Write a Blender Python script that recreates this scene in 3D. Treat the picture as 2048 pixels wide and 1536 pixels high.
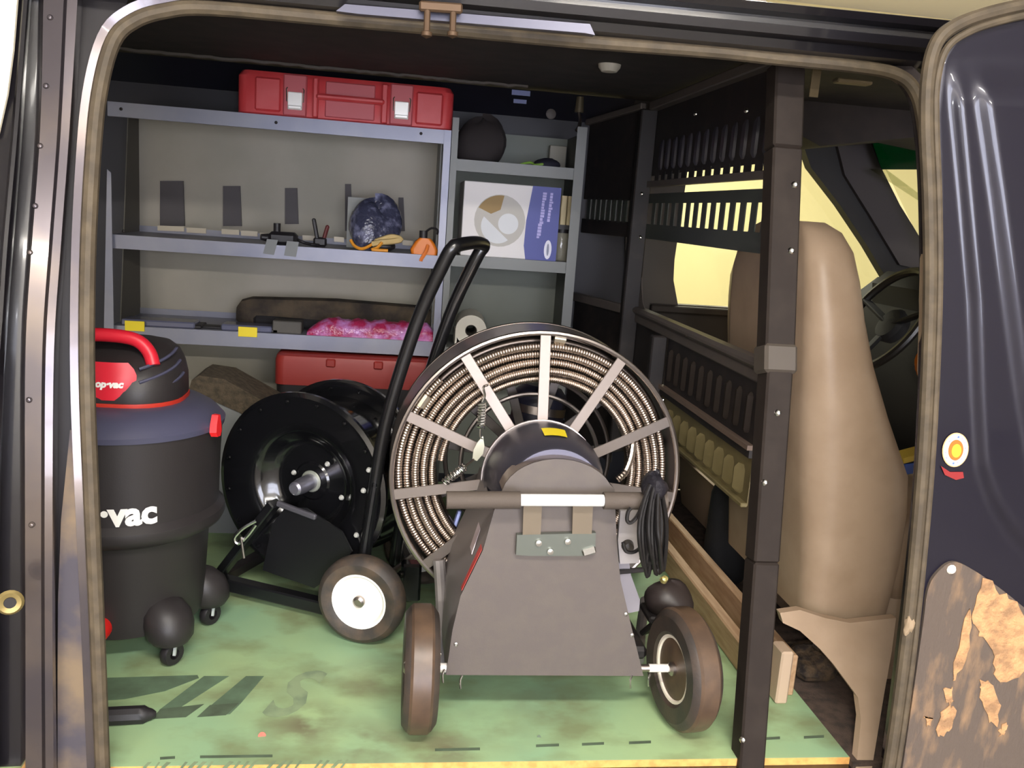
import bpy, bmesh, math, random
from math import sin, cos, pi, radians, sqrt, atan2
from mathutils import Vector, Matrix
random.seed(11)
V = Vector
scene = bpy.context.scene
for o in list(bpy.data.objects):
    bpy.data.objects.remove(o, do_unlink=True)
COL = scene.collection

# ------------------------------------------------------------------ camera
W_PX, H_PX, F_PX = 2048.0, 1536.0, 1750.0
CAM = V((0.0, 0.0, 1.02))
YAW, PITCH, ROLL = radians(8.0), radians(-11.0), radians(4.2)
FWD = V((sin(YAW) * cos(PITCH), cos(YAW) * cos(PITCH), sin(PITCH)))
_r = V((cos(YAW), -sin(YAW), 0))
_u = _r.cross(FWD)
RGT = cos(ROLL) * _r + sin(ROLL) * _u
UPV = -sin(ROLL) * _r + cos(ROLL) * _u
cam_data = bpy.data.cameras.new('camera')
cam_data.sensor_width = 36.0
cam_data.lens = F_PX * 36.0 / W_PX
cam_data.clip_start = 0.02
cam = bpy.data.objects.new('camera', cam_data)
cam.matrix_world = Matrix((RGT, UPV, -FWD)).transposed().to_4x4()
cam.location = CAM
COL.objects.link(cam)
scene.camera = cam

# ------------------------------------------------------------------ world, lamps, exposure
world = bpy.data.worlds.new('world')
scene.world = world
world.use_nodes = True
world.node_tree.nodes['Background'].inputs[0].default_value = (1.0, 0.93, 0.80, 1)
world.node_tree.nodes['Background'].inputs[1].default_value = 0.10
scene.view_settings.view_transform = 'Standard'
scene.view_settings.look = 'None'
scene.view_settings.gamma = 1.0
scene.view_settings.use_curve_mapping = False
scene.view_settings.exposure = 1.0
scene.cycles.max_bounces = 7
scene.cycles.diffuse_bounces = 3
scene.cycles.glossy_bounces = 3
scene.cycles.transparent_max_bounces = 6
scene.cycles.adaptive_threshold = 0.03
# ceiling fixtures of the garage: (x, y, z, watts)
flash_data = bpy.data.lights.new('phone_flash', 'POINT')
flash_data.energy = 7.0; flash_data.color = (0.93, 0.95, 1.0); flash_data.shadow_soft_size = 0.012
flash = bpy.data.objects.new('phone_flash', flash_data)
flash.location = CAM + RGT * 0.05 + UPV * 0.03
COL.objects.link(flash)
LAMPS = [(-1.6, -3.3, 2.30, 105), (1.6, -3.3, 2.30, 105), (0.2, -0.4, 2.30, 46), (1.2, 4.5, 2.30, 80), (3.6, 2.6, 2.30, 60)]

# ------------------------------------------------------------------ helpers
def ray(px, py):
    return FWD + (px - W_PX / 2) / F_PX * RGT - (py - H_PX / 2) / F_PX * UPV
def A(px, py, y):
    d = ray(px, py); return CAM + d * ((y - CAM.y) / d.y)
def Az(px, py, z):
    d = ray(px, py); return CAM + d * ((z - CAM.z) / d.z)
def Ax(px, py, x):
    d = ray(px, py); return CAM + d * ((x - CAM.x) / d.x)
def side_y(z):                       # outer side of the van leans in towards the roof
    return 1.45 + (0.15 * (max(0.0, z - 0.45) / 0.85) ** 1.4)
def As(px, py, dy=0.0):
    y = 1.5
    for _ in range(12):
        y = side_y(A(px, py, y).z) + dy
    return A(px, py, y)

def lin(c):
    out = []
    for v in c:
        v = v / 255.0
        out.append(v / 12.92 if v <= 0.04045 else ((v + 0.055) / 1.055) ** 2.4)
    return (*out, 1.0)

MATS = {}
def M(name, rgb, rough=0.5, metal=0.0, rgb2=None, nscale=8.0, lo=0.4, hi=0.65, bump=0.0, bscale=60.0, coat=0.0, spec=0.5, emit=0.0, stretch=None):
    if name in MATS:
        return MATS[name]
    m = bpy.data.materials.new(name)
    m.use_nodes = True
    nt = m.node_tree
    b = nt.nodes['Principled BSDF']
    b.inputs['Base Color'].default_value = lin(rgb)
    b.inputs['Roughness'].default_value = rough
    b.inputs['Metallic'].default_value = metal
    b.inputs['Specular IOR Level'].default_value = spec
    b.inputs['Coat Weight'].default_value = coat
    b.inputs['Coat Roughness'].default_value = 0.06
    if emit:
        b.inputs['Emission Color'].default_value = lin(rgb)
        b.inputs['Emission Strength'].default_value = emit
    tc = nt.nodes.new('ShaderNodeTexCoord')
    src = tc.outputs['Object']
    if stretch:
        mp = nt.nodes.new('ShaderNodeMapping')
        mp.inputs['Scale'].default_value = stretch
        nt.links.new(src, mp.inputs[0]); src = mp.outputs[0]
    if rgb2 is not None:
        n = nt.nodes.new('ShaderNodeTexNoise')
        n.inputs['Scale'].default_value = nscale
        n.inputs['Detail'].default_value = 6
        nt.links.new(src, n.inputs['Vector'])
        r = nt.nodes.new('ShaderNodeValToRGB')
        r.color_ramp.elements[0].position = lo
        r.color_ramp.elements[1].position = hi
        r.color_ramp.elements[0].color = lin(rgb)
        r.color_ramp.elements[1].color = lin(rgb2)
        nt.links.new(n.outputs['Fac'], r.inputs['Fac'])
        nt.links.new(r.outputs['Color'], b.inputs['Base Color'])
    if bump:
        n2 = nt.nodes.new('ShaderNodeTexNoise')
        n2.inputs['Scale'].default_value = bscale
        n2.inputs['Detail'].default_value = 4
        nt.links.new(src, n2.inputs['Vector'])
        bp = nt.nodes.new('ShaderNodeBump')
        bp.inputs['Strength'].default_value = bump
        bp.inputs['Distance'].default_value = 0.01
        nt.links.new(n2.outputs['Fac'], bp.inputs['Height'])
        nt.links.new(bp.outputs['Normal'], b.inputs['Normal'])
    MATS[name] = m
    return m

def glass(name, rgb, fac):
    m = bpy.data.materials.new(name)
    m.use_nodes = True
    nt = m.node_tree
    for n in list(nt.nodes):
        nt.nodes.remove(n)
    out = nt.nodes.new('ShaderNodeOutputMaterial')
    tr = nt.nodes.new('ShaderNodeBsdfTransparent'); tr.inputs[0].default_value = lin(rgb)
    gl = nt.nodes.new('ShaderNodeBsdfGlossy'); gl.inputs['Roughness'].default_value = 0.08
    mx = nt.nodes.new('ShaderNodeMixShader'); mx.inputs[0].default_value = fac
    nt.links.new(tr.outputs[0], mx.inputs[1]); nt.links.new(gl.outputs[0], mx.inputs[2])
    nt.links.new(mx.outputs[0], out.inputs[0])
    return m

def frame_of(t, ref=None):
    t = t.normalized()
    ref = ref or (V((0, 0, 1)) if abs(t.z) < 0.9 else V((1, 0, 0)))
    a = ref.cross(t).normalized()
    return a, t.cross(a).normalized()

class MB:
    def __init__(s):
        s.v, s.f = [], []
    def add(s, vs, fs):
        k = len(s.v)
        s.v += [V(p) for p in vs]
        s.f += [tuple(i + k for i in f) for f in fs]
        return s
    def box(s, c, size, b=0.0, rot=None):
        c = V(c); h = V(size) / 2
        b = min(b, min(h) * 0.9)
        vs, fs = [], []
        if b <= 0:
            vs = [V((sx * h.x, sy * h.y, sz * h.z)) for sx in (-1, 1) for sy in (-1, 1) for sz in (-1, 1)]
            fs = [(0, 1, 3, 2), (4, 6, 7, 5), (0, 4, 5, 1), (2, 3, 7, 6), (0, 2, 6, 4), (1, 5, 7, 3)]
        else:
            idx = {}
            for sx in (-1, 1):
                for sy in (-1, 1):
                    for sz in (-1, 1):
                        for ax in range(3):
                            p = [sx * (h.x - b), sy * (h.y - b), sz * (h.z - b)]
                            p[ax] = (sx, sy, sz)[ax] * h[ax]
                            idx[(sx, sy, sz, ax)] = len(vs); vs.append(V(p))
            for ax in range(3):
                for sg in (-1, 1):
                    q = []
                    for (a, bb) in ((-1, -1), (1, -1), (1, 1), (-1, 1)):
                        k = [0, 0, 0]; k[ax] = sg; k[(ax + 1) % 3] = a; k[(ax + 2) % 3] = bb
                        q.append(idx[(*k, ax)])
                    fs.append(tuple(q))
            for ax in range(3):
                a1, a2 = (ax + 1) % 3, (ax + 2) % 3
                for s1 in (-1, 1):
                    for s2 in (-1, 1):
                        q = []
                        for sg, which in ((-1, a1), (1, a1), (1, a2), (-1, a2)):
                            k = [0, 0, 0]; k[ax] = sg; k[a1] = s1; k[a2] = s2
                            q.append(idx[(*k, which)])
                        fs.append(tuple(q))
            for sx in (-1, 1):
                for sy in (-1, 1):
                    for sz in (-1, 1):
                        fs.append(tuple(idx[(sx, sy, sz, a)] for a in range(3)))
        if rot is not None:
            vs = [rot @ p for p in vs]
        return s.add([p + c for p in vs], fs)
    def bx(s, x0, x1, y0, y1, z0, z1, b=0.0):
        return s.box(((x0 + x1) / 2, (y0 + y1) / 2, (z0 + z1) / 2), (abs(x1 - x0), abs(y1 - y0), abs(z1 - z0)), b)
    def bar(s, p0, p1, w, h, b=0.0, ref=None):      # box beam from p0 to p1; w across, h along ref
        p0, p1 = V(p0), V(p1)
        t = (p1 - p0)
        a, c = frame_of(t, ref)
        rot = Matrix((a, c, t.normalized())).transposed()
        return s.box((p0 + p1) / 2, (w, h, t.length), b, rot)
    def tube(s, path, r, n=10, closed=False, caps=True):
        path = [V(p) for p in path]
        m = len(path)
        rr = r if isinstance(r, (list, tuple)) else [r] * m
        rings = []
        a = None
        for i in range(m):
            if closed:
                t = path[(i + 1) % m] - path[i - 1]
            else:
                t = path[min(i + 1, m - 1)] - path[max(i - 1, 0)]
            t = t.normalized()
            if a is None:
                a, _ = frame_of(t)
            a = (a - t * a.dot(t)).normalized()
            c = t.cross(a)
            rings.append([path[i] + rr[i] * (cos(2 * pi * k / n) * a + sin(2 * pi * k / n) * c) for k in range(n)])
        vs = [p for g in rings for p in g]
        fs = []
        for i in range(m if closed else m - 1):
            j = (i + 1) % m
            for k in range(n):
                fs.append((i * n + k, i * n + (k + 1) % n, j * n + (k + 1) % n, j * n + k))
        if caps and not closed:
            fs.append(tuple(range(n - 1, -1, -1)))
            fs.append(tuple((m - 1) * n + k for k in range(n)))
        return s.add(vs, fs)
    def cyl(s, p0, p1, r0, r1=None, n=20):
        p0, p1 = V(p0), V(p1)
        return s.tube([p0, p1], [r0, r0 if r1 is None else r1], n)
    def lathe(s, prof, origin, axis=(0, 0, 1), n=40, closed=False):   # prof: (radius, height)
        o = V(origin); ax = V(axis).normalized()
        a, c = frame_of(ax)
        vs, fs = [], []
        for (r, h) in prof:
            for k in range(n):
                vs.append(o + ax * h + max(r, 1e-4) * (cos(2 * pi * k / n) * a + sin(2 * pi * k / n) * c))
        m = len(prof)
        for i in range(m if closed else m - 1):
            j = (i + 1) % m
            for k in range(n):
                fs.append((i * n + k, i * n + (k + 1) % n, j * n + (k + 1) % n, j * n + k))
        if not closed:
            fs.append(tuple(range(n - 1, -1, -1)))
            fs.append(tuple((m - 1) * n + k for k in range(n)))
        return s.add(vs, fs)
    def prism(s, poly, ext):
        ext = V(ext); n = len(poly)
        vs = [V(p) for p in poly] + [V(p) + ext for p in poly]
        fs = [tuple(range(n)), tuple(range(2 * n - 1, n - 1, -1))]
        fs += [(i, i + n, (i + 1) % n + n, (i + 1) % n) for i in range(n)]
        return s.add(vs, fs)
    def grid(s, rows, closed=False):
        nr, nc = len(rows), len(rows[0])
        vs = [p for r in rows for p in r]
        fs = []
        for i in range(nr - 1):
            for j in range(nc if closed else nc - 1):
                k = (j + 1) % nc
                fs.append((i * nc + j, i * nc + k, (i + 1) * nc + k, (i + 1) * nc + j))
        return s.add(vs, fs)
    def loft(s, secs):                 # rings of the same length, capped
        n = len(secs[0])
        k0 = len(s.v)
        s.grid(secs, closed=True)
        s.f.append(tuple(k0 + i for i in range(n)))
        s.f.append(tuple(k0 + (len(secs) - 1) * n + i for i in range(n - 1, -1, -1)))
        return s
    def mesh(s, name, smooth=35.0):
        me = bpy.data.meshes.new(name)
        me.from_pydata([tuple(p) for p in s.v], [], s.f)
        bm = bmesh.new(); bm.from_mesh(me)
        bmesh.ops.recalc_face_normals(bm, faces=bm.faces)
        bm.to_mesh(me); bm.free()
        if smooth:
            me.polygons.foreach_set('use_smooth', [True] * len(me.polygons))
            me.set_sharp_from_angle(angle=radians(smooth))
        me.update()
        return me

def attach(o, parent):
    if parent is not None:
        o.parent = parent
        if parent.type == 'EMPTY':
            o.matrix_parent_inverse = Matrix.Translation(-parent.location)
    return o
def obj(name, mb, mat, parent=None, smooth=35.0, label=None):
    me = mb if isinstance(mb, bpy.types.Mesh) else mb.mesh(name, smooth)
    if mat is not None and not me.materials:
        me.materials.append(mat)
    o = bpy.data.objects.new(name, me)
    COL.objects.link(o)
    attach(o, parent)
    if label:
        o['label'] = label
    return o
def put(name, me, parent, loc=(0, 0, 0), rot=None):     # an object sharing a mesh, at its own place
    o = bpy.data.objects.new(name, me)
    COL.objects.link(o)
    attach(o, parent)
    o.location = loc
    if rot is not None:
        o.rotation_euler = rot
    return o
def tag(o, label, cat, group=None):
    o['label'] = label; o['category'] = cat
    if group:
        o['group'] = group
    return o
def thing(name, label, cat, loc=(0, 0, 0), group=None):
    o = bpy.data.objects.new(name, None)
    o.empty_display_size = 0.05
    o.location = loc
    COL.objects.link(o)
    return tag(o, label, cat, group)
def struct(name, mb, mat, parent=None, smooth=35.0, label=None):
    o = obj(name, mb, mat, parent, smooth, label)
    if parent is None:
        o['kind'] = 'structure'
    return o
def rrect(cx, cy, hx, hy, r, z, n=6, skew=0.0):
    pts = []
    r = min(r, hx * 0.98, hy * 0.98)
    for (sx, sy, a0) in ((1, 1, 0), (-1, 1, pi / 2), (-1, -1, pi), (1, -1, 3 * pi / 2)):
        for k in range(n):
            a = a0 + pi / 2 * k / (n - 1)
            pts.append(V((cx + sx * (hx - r) + r * cos(a), cy + sy * (hy - r) + r * sin(a), z)))
    return pts
def smooth_path(pts, k=5, closed=False):        # Catmull-Rom
    pts = [V(p) for p in pts]; out = []; n = len(pts)
    rng = range(n) if closed else range(n - 1)
    for i in rng:
        g = (lambda j: pts[j % n]) if closed else (lambda j: pts[max(0, min(n - 1, j))])
        p0, p1, p2, p3 = g(i - 1), g(i), g(i + 1), g(i + 2)
        for q in range(k):
            t = q / k
            out.append(0.5 * ((2 * p1) + (p2 - p0) * t + (2 * p0 - 5 * p1 + 4 * p2 - p3) * t * t + (3 * p1 - p0 - 3 * p2 + p3) * t ** 3))
    if not closed:
        out.append(pts[-1])
    return out
def text_data(body, size, bold=0.0, shear=0.0, depth=0.0):
    c = bpy.data.curves.new('lettering', 'FONT')
    c.body = body; c.size = size; c.align_x = 'CENTER'; c.align_y = 'CENTER'
    c.offset = bold; c.shear = shear; c.extrude = depth; c.resolution_u = 3
    o = bpy.data.objects.new('tmp_text', c)
    me = bpy.data.meshes.new_from_object(o)
    vs = [v.co.copy() for v in me.vertices]; fs = [tuple(p.vertices) for p in me.polygons]
    bpy.data.objects.remove(o); bpy.data.curves.remove(c); bpy.data.meshes.remove(me)
    return vs, fs
def lettering(parent, body, size, mat, fn, bold=0.0, shear=0.0):
    vs, fs = text_data(body, size, bold, shear)
    return obj('lettering', MB().add([fn(p.x, p.y) for p in vs], fs), mat, parent, smooth=0)

# ------------------------------------------------------------------ materials
BLACKP = M('black_van_paint', (24, 22, 26), 0.28, 0.0, coat=0.6)
JAMB = M('dusty_black_jamb_paint', (88, 82, 86), 0.26, 0.7, rgb2=(122, 110, 100), nscale=5, lo=0.45, hi=0.75, coat=0.5)
RUBBER = M('tan_dusty_rubber_seal', (74, 64, 50), 0.7, rgb2=(92, 80, 62), nscale=30, bump=0.1)
DARK = M('dark_headliner', (46, 40, 38), 0.85, rgb2=(56, 48, 45), nscale=14)
DKMETAL = M('black_painted_metal', (36, 32, 32), 0.55, 0.0, rgb2=(56, 48, 44), nscale=18, lo=0.5, hi=0.8)
POSTM = M('worn_black_post', (38, 30, 25), 0.7, 0.0, spec=0.3, rgb2=(46, 38, 32), nscale=20, lo=0.45, hi=0.75)
SHELF = M('grey_shelf_steel', (128, 130, 146), 0.42, 0.25, rgb2=(140, 141, 152), nscale=6)
SHELFD = M('dull_grey_shelf_steel', (112, 114, 112), 0.5, 0.2)
BACKP = M('pale_shelf_back', (160, 154, 142), 0.7, rgb2=(146, 142, 130), nscale=3)
BACKD = M('grey_green_shelf_back', (118, 122, 114), 0.65)
RED = M('red_plastic', (202, 62, 66), 0.45, rgb2=(208, 76, 78), nscale=12)
VRED = M('vacuum_red_plastic', (214, 34, 52), 0.4)
DKRED = M('dark_red_plastic', (146, 44, 38), 0.5)
BLKPL = M('black_plastic', (34, 31, 33), 0.5)
VACB = M('charcoal_vacuum_plastic', (44, 40, 40), 0.48, bump=0.03, bscale=300)
VACLID = M('slate_vacuum_lid_plastic', (74, 74, 94), 0.42)
CHROME = M('bright_zinc', (215, 215, 212), 0.22, 1.0)
STEEL = M('brushed_steel', (176, 166, 160), 0.34, 1.0)
SPRST = M('cable_steel', (190, 176, 164), 0.30, 1.0)
GREYP = M('grey_powder_coat', (94, 86, 82), 0.5, 0.1, rgb2=(98, 90, 84), nscale=30, bump=0.03, bscale=400)
HUBM = M('gunmetal_hub', (78, 76, 86), 0.36, 0.6)
GLBLACK = M('gloss_black_enamel', (15, 15, 17), 0.16, 0.0, coat=0.6)
TYRE = M('tyre_rubber', (58, 52, 48), 0.6, rgb2=(84, 70, 58), nscale=25, bump=0.05, bscale=200)
TYREB = M('worn_brown_tyre_rubber', (56, 50, 46), 0.5, rgb2=(72, 60, 52), nscale=18, bump=0.05, bscale=160)
WHITE = M('white_enamel', (244, 242, 234), 0.4)
BEIGE = M('beige_seat_vinyl', (178, 154, 130), 0.42, rgb2=(164, 140, 116), nscale=7, bump=0.03, bscale=120)
TANPL = M('beige_trim_plastic', (186, 162, 138), 0.45)
WOOD = M('pale_raw_lumber', (190, 156, 122), 0.6, rgb2=(170, 134, 100), nscale=10, stretch=(8, 1, 8))
YEL = M('yellow_sticker', (238, 214, 30), 0.5)
TANLV = M('tan_painted_metal', (128, 116, 78), 0.5, rgb2=(112, 100, 68), nscale=12)
CARPET = M('brown_cab_carpet', (92, 76, 66), 0.95, rgb2=(66, 56, 50), nscale=40, bump=0.4, bscale=300)
CREAM = M('cream_garage_paint', (236, 222, 168), 0.8)
CLEARBAG = M('shiny_clear_plastic_wrap', (58, 60, 80), 0.07, 0.0, rgb2=(128, 130, 158), nscale=30, lo=0.5, hi=0.72, bump=0.8, bscale=40)
ORANGE = M('orange_plastic', (222, 122, 28), 0.45)
GLASSM = glass('clear_glass', (238, 240, 232), 0.04)
TINTM = glass('green_tinted_glass', (24, 96, 78), 0.04)

# ------------------------------------------------------------------ garage around the van
GZ = -0.62
PALEW = M('pale_garage_paint', (228, 224, 218), 0.8)
struct('ground', MB().bx(-6, 7, -5, 6.5, GZ - 0.1, GZ), M('garage_concrete', (128, 122, 112), 0.8, rgb2=(108, 102, 94), nscale=3))
struct('wall_back', MB().bx(-6, 7, 6.0, 6.1, GZ, 2.55), CREAM)
struct('wall_front', MB().bx(-6, 7, -4.6, -4.5, GZ, 2.55), PALEW)
# daylight window in the garage wall behind the photographer
wf = struct('window_5', MB().bx(-0.9, 2.3, -4.5, -4.485, -0.1, 1.75), M('daylight_pane', (226, 230, 248), 0.5, emit=6.5), label='bright daylight window in the garage wall behind the photographer')
for fx_ in (-0.93, 0.16, 1.23, 2.33):
    obj('window_bar', MB().bx(fx_ - 0.03, fx_ + 0.03, -4.5, -4.46, -0.14, 1.79), WHITE, wf)
for fz_ in (-0.12, 0.82, 1.77):
    obj('window_bar', MB().bx(-0.96, 2.36, -4.5, -4.465, fz_ - 0.03, fz_ + 0.03), WHITE, wf)
struct('wall_left', MB().bx(-6.1, -6, -4.6, 6.1, GZ, 2.55), PALEW)
struct('wall_right', MB().bx(7.0, 7.1, -4.6, 6.1, GZ, 2.55), PALEW)
struct('ceiling', MB().bx(-6.1, 7.1, -4.6, 6.1, 2.55, 2.65), M('garage_ceiling_paint', (222, 218, 210), 0.85))
TUBE = M('fluorescent_tube', (255, 240, 214), 0.5, emit=6.0)
for i, (lx, ly, lz, watt) in enumerate(LAMPS):
    t = thing('ceiling_light', ['white two-tube fluorescent light on the garage ceiling behind the photographer on the left',
                                'white two-tube fluorescent light on the garage ceiling behind the photographer on the right',
                                'white two-tube fluorescent light on the garage ceiling above the photographer',
                                'white two-tube fluorescent light on the garage ceiling beyond the van',
                                'white two-tube fluorescent light on the garage ceiling ahead of the cab'][i], 'light', (lx, ly, 2.55), 'garage ceiling lights')
    obj('housing', MB().bx(lx - 0.65, lx + 0.65, ly - 0.12, ly + 0.12, lz + 0.17, 2.55, 0.02), WHITE, t)
    for s in (-1, 1):
        obj('tube', MB().cyl((lx - 0.6, ly + 0.06 * s, lz + 0.14), (lx + 0.6, ly + 0.06 * s, lz + 0.14), 0.016, n=10), TUBE, t)
    ld = bpy.data.lights.new('tube_light', 'AREA'); ld.shape = 'RECTANGLE'; ld.size = 1.25; ld.size_y = 0.22
    ld.energy = watt; ld.color = (1.0, 0.95, 0.88)
    lo = bpy.data.objects.new('tube_light', ld); COL.objects.link(lo)
    lo.location = (lx, ly, lz + 0.1)
    attach(lo, t)

# ------------------------------------------------------------------ van shell
struct('floor', MB().bx(-1.7, 2.3, 1.46, 3.24, -0.10, -0.016), BLACKP)
struct('trim_1', MB().bx(-1.7, 2.3, 1.38, 1.46, -0.5, -0.03, 0.012), BLACKP, label='black painted door sill under the green board')
struct('wall_far', MB().bx(-1.7, 0.93, 3.22, 3.26, -0.1, 1.42).prism([(-1.7, 3.12, 1.44), (-1.7, 3.22, 1.36), (-1.7, 3.22, 1.44)], (2.5, 0, 0)), M('dark_blue_inner_wall', (28, 27, 36), 0.5))
struct('wall_rear', MB().bx(-1.74, -1.7, 1.46, 3.24, -0.1, 1.45), DARK)
# roof: inner lining, with a crinkled strip at the far roof rail
ceil = struct('van_roof', MB().prism([(-1.7, 1.625, 1.352), (-1.7, 1.74, 1.405), (-1.7, 2.84, 1.415), (-1.7, 2.84, 1.45), (-1.7, 3.26, 1.45), (-1.7, 3.26, 1.50), (-1.7, 2.4, 1.56), (-1.7, 1.62, 1.418), (-1.7, 1.60, 1.39)], (4.2, 0, 0)), DARK, label='black lining of the van roof')
pts = [V((-1.2 + 0.02 * i, 2.835 + 0.003 * random.random(), 1.408 + 0.006 * random.random())) for i in range(80)]
obj('lining_edge', MB().tube(pts, 0.006, 5), M('frayed_grey_edge', (86, 80, 76), 0.8), ceil)
# outer header over the opening: stepped pressings and drip rail (profile in y, z)
hp = [(1.612, 1.334), (1.584, 1.342), (1.578, 1.356), (1.552, 1.359), (1.547, 1.373), (1.558, 1.376), (1.558, 1.388), (1.530, 1.390), (1.522, 1.401), (1.56, 1.411), (1.62, 1.424), (1.66, 1.38)]
rows = []
for i in range(41):
    x = -1.3 + 3.6 * i / 40
    rows.append([V((x, y, z + 0.010 * x - 0.004)) for (y, z) in hp])
head = struct('trim_2', MB().grid(rows, closed=True), BLACKP, label='black stepped roof header above the door opening')
# header ledge, its reflection painted in as a paler colour, and the two-pin striker
obj('ledge', MB().prism([A(672, 22, 1.548), A(690, 8, 1.548), A(1180, 48, 1.548), A(1190, 70, 1.548), A(1170, 66, 1.548), A(720, 28, 1.548)], (0, 0.02, 0)), M('ledge_reflection', (84, 84, 98), 0.25, 0.4), head)
stk = obj('striker', MB().bar(A(838, 12, 1.53), A(925, 18, 1.53), 0.012, 0.016, 0.003), M('brown_rusty_steel', (92, 72, 54), 0.6, 0.5), head)
for px in (855, 907):
    obj('striker_pin', MB().cyl(A(px, 12, 1.53), A(px - 2, 70, 1.53), 0.0055, n=10).lathe([(0.001, -0.004), (0.009, 0.0), (0.009, 0.006), (0.001, 0.01)], A(px - 2, 72, 1.53), (0, 0, 1), 12), MATS['brown_rusty_steel'], stk)
# weather seal path
SEALPX = [(206, 1560), (203, 1480), (194, 1250), (183, 1000), (174, 760), (175, 540), (184, 340), (198, 190), (226, 84), (268, 42), (330, 22), (420, 16), (673, 38), (900, 58), (1153, 82), (1427, 103), (1558, 117), (1700, 131), (1785, 146), (1826, 176), (1845, 236), (1856, 360), (1860, 560), (1856, 800), (1840, 1050), (1812, 1300), (1775, 1580)]
seal3 = smooth_path([As(*p) for p in SEALPX], 5)
struct('trim_3', MB().tube(seal3, 0.0125, 10), RUBBER, label='tan dusty rubber weather seal around the side opening')
cen = V((0.2, 1.5, 0.6))
def ring(offs):      # offs: list of (outward, dy)
    rws = []
    n = len(seal3)
    for i, p in enumerate(seal3):
        t = seal3[min(i + 1, n - 1)] - seal3[max(i - 1, 0)]
        nn = V((-t.z, 0, t.x)).normalized()
        if nn.dot(p - cen) < 0:
            nn = -nn
        rws.append([p + nn * o + V((0, d, 0)) for (o, d) in offs])
    return rws
struct('trim_4', MB().grid(ring([(-0.003, 0.03), (-0.002, 0.02), (0.002, 0.006), (0.026, 0.0), (0.030, 0.010), (0.033, 0.034)])), JAMB, label='dusty black door opening flange outside the seal')
# rear pillar of the opening (left): lofted from its edge lines
ROWS = (-80, 0, 150, 300, 500, 700, 1000, 1300, 1600)
def strip(cols, name, mat, label):      # cols: list of (px per row, dy)
    rws = [[As(c[0][i], py, c[1]) for c in cols] for i, py in enumerate(ROWS)]
    # refine along z
    fine = []
    cl = [smooth_path([r[j] for r in rws], 4) for j in range(len(cols))]
    for i in range(len(cl[0])):
        fine.append([cl[j][i] for j in range(len(cols))])
    return struct(name, MB().grid(fine), mat, label=label)
B1 = (166, 160, 151, 141, 126, 113, 110, 110, 113)
B0 = (88, 82, 79, 73, 58, 46, 45, 46, 46)
mid = [b0 + 0.62 * (b1 - b0) for b0, b1 in zip(B0, B1)]
off = lambda c, d: tuple(v + d for v in c)
pil = strip([(off(B1, 6), 0.03), (B1, -0.008), (off(B1, -5), -0.022), (off(mid, 4), -0.024), (off(mid, 1), -0.019), (off(mid, -3), -0.025), (off(B0, 5), -0.026), (B0, -0.014), (off(B0, -5), 0.03)], 'trim_5', JAMB, 'dusty grey-black ridged rear pillar of the door opening')
SPX = (300, 262, 206, 187, 176, 173, 183, 196, 208)
strip([(off(B1, 5), 0.032), (tuple((a + b) / 2 for a, b in zip(B1, SPX)), 0.034), (off(SPX, -6), 0.034)], 'trim_12', M('dark_groove_paint', (30, 26, 28), 0.5), 'dark groove between the door flange and the rear pillar')
lowp = [(140, 860), (122, 1040), (116, 1200), (115, 1350), (115, 1600)]
lowq = [(143, 860), (160, 1040), (180, 1200), (188, 1350), (196, 1600)]
struct('trim_13', MB().grid([[As(a[0], a[1], 0.006), As(b[0], b[1], 0.003)] for a, b in zip(lowp, lowq)]), M('dirty_lower_flange', (88, 84, 92), 0.4, 0.3, rgb2=(140, 122, 100), nscale=7, lo=0.42, hi=0.62), label='mud-stained lower flange of the rear pillar')
D0 = (66, 60, 50, 40, 24, 10, -2, -6, -6)
E0 = (54, 47, 36, 24, 6, -8, -40, -60, -60)
Gx = (42, 38, 20, -4, -30, -60, -90, -120, -120)
strip([(off(B0, -5), 0.03), (off(D0, 3), 0.028), (D0, 0.0), (off(E0, 8), -0.012), (E0, -0.012), (off(E0, -5), 0.0), (Gx, 0.004), (off(Gx, -260), 0.004)], 'trim_6', BLACKP, 'black shell of the folded back rear side door')
struct('window_1', MB().prism([As(px, py, -0.008) for px, py in ((-60, -60), (37, -60), (34, 0), (26, 100), (14, 190), (-4, 270), (-60, 300))], (0, 0.006, 0)), M('milky_bright_window', (250, 240, 214), 0.4), label='milky cream side window at the far left edge')
for (px, py) in ((100, 35), (92, 172), (80, 292), (70, 412), (60, 505), (58, 800), (63, 1050)):
    c = As(px, py, -0.026)
    obj('weld_dimple', MB().lathe([(0.001, 0.003), (0.003, 0.0025), (0.005, 0.0)], c, (0, -1, 0.1), 10), JAMB, pil)
# brass lock catch on the jamb
c = A(20, 1205, 1.36)
lk = thing('lock_catch', 'oval brass lock catch on the dark edge of the rear side door', 'catch', c)
obj('rim', MB().lathe([(0.010, -0.004), (0.018, -0.004), (0.020, 0.0), (0.016, 0.004), (0.009, 0.002)], c, (0.35, -0.9, 0.1), 20, closed=True), M('old_brass', (150, 132, 84), 0.45, 0.6), lk)
obj('core', MB().cyl(c + V((-0.002, 0.006, 0)), c + V((0.001, -0.002, 0)), 0.009, n=12), DKMETAL, lk)

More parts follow.
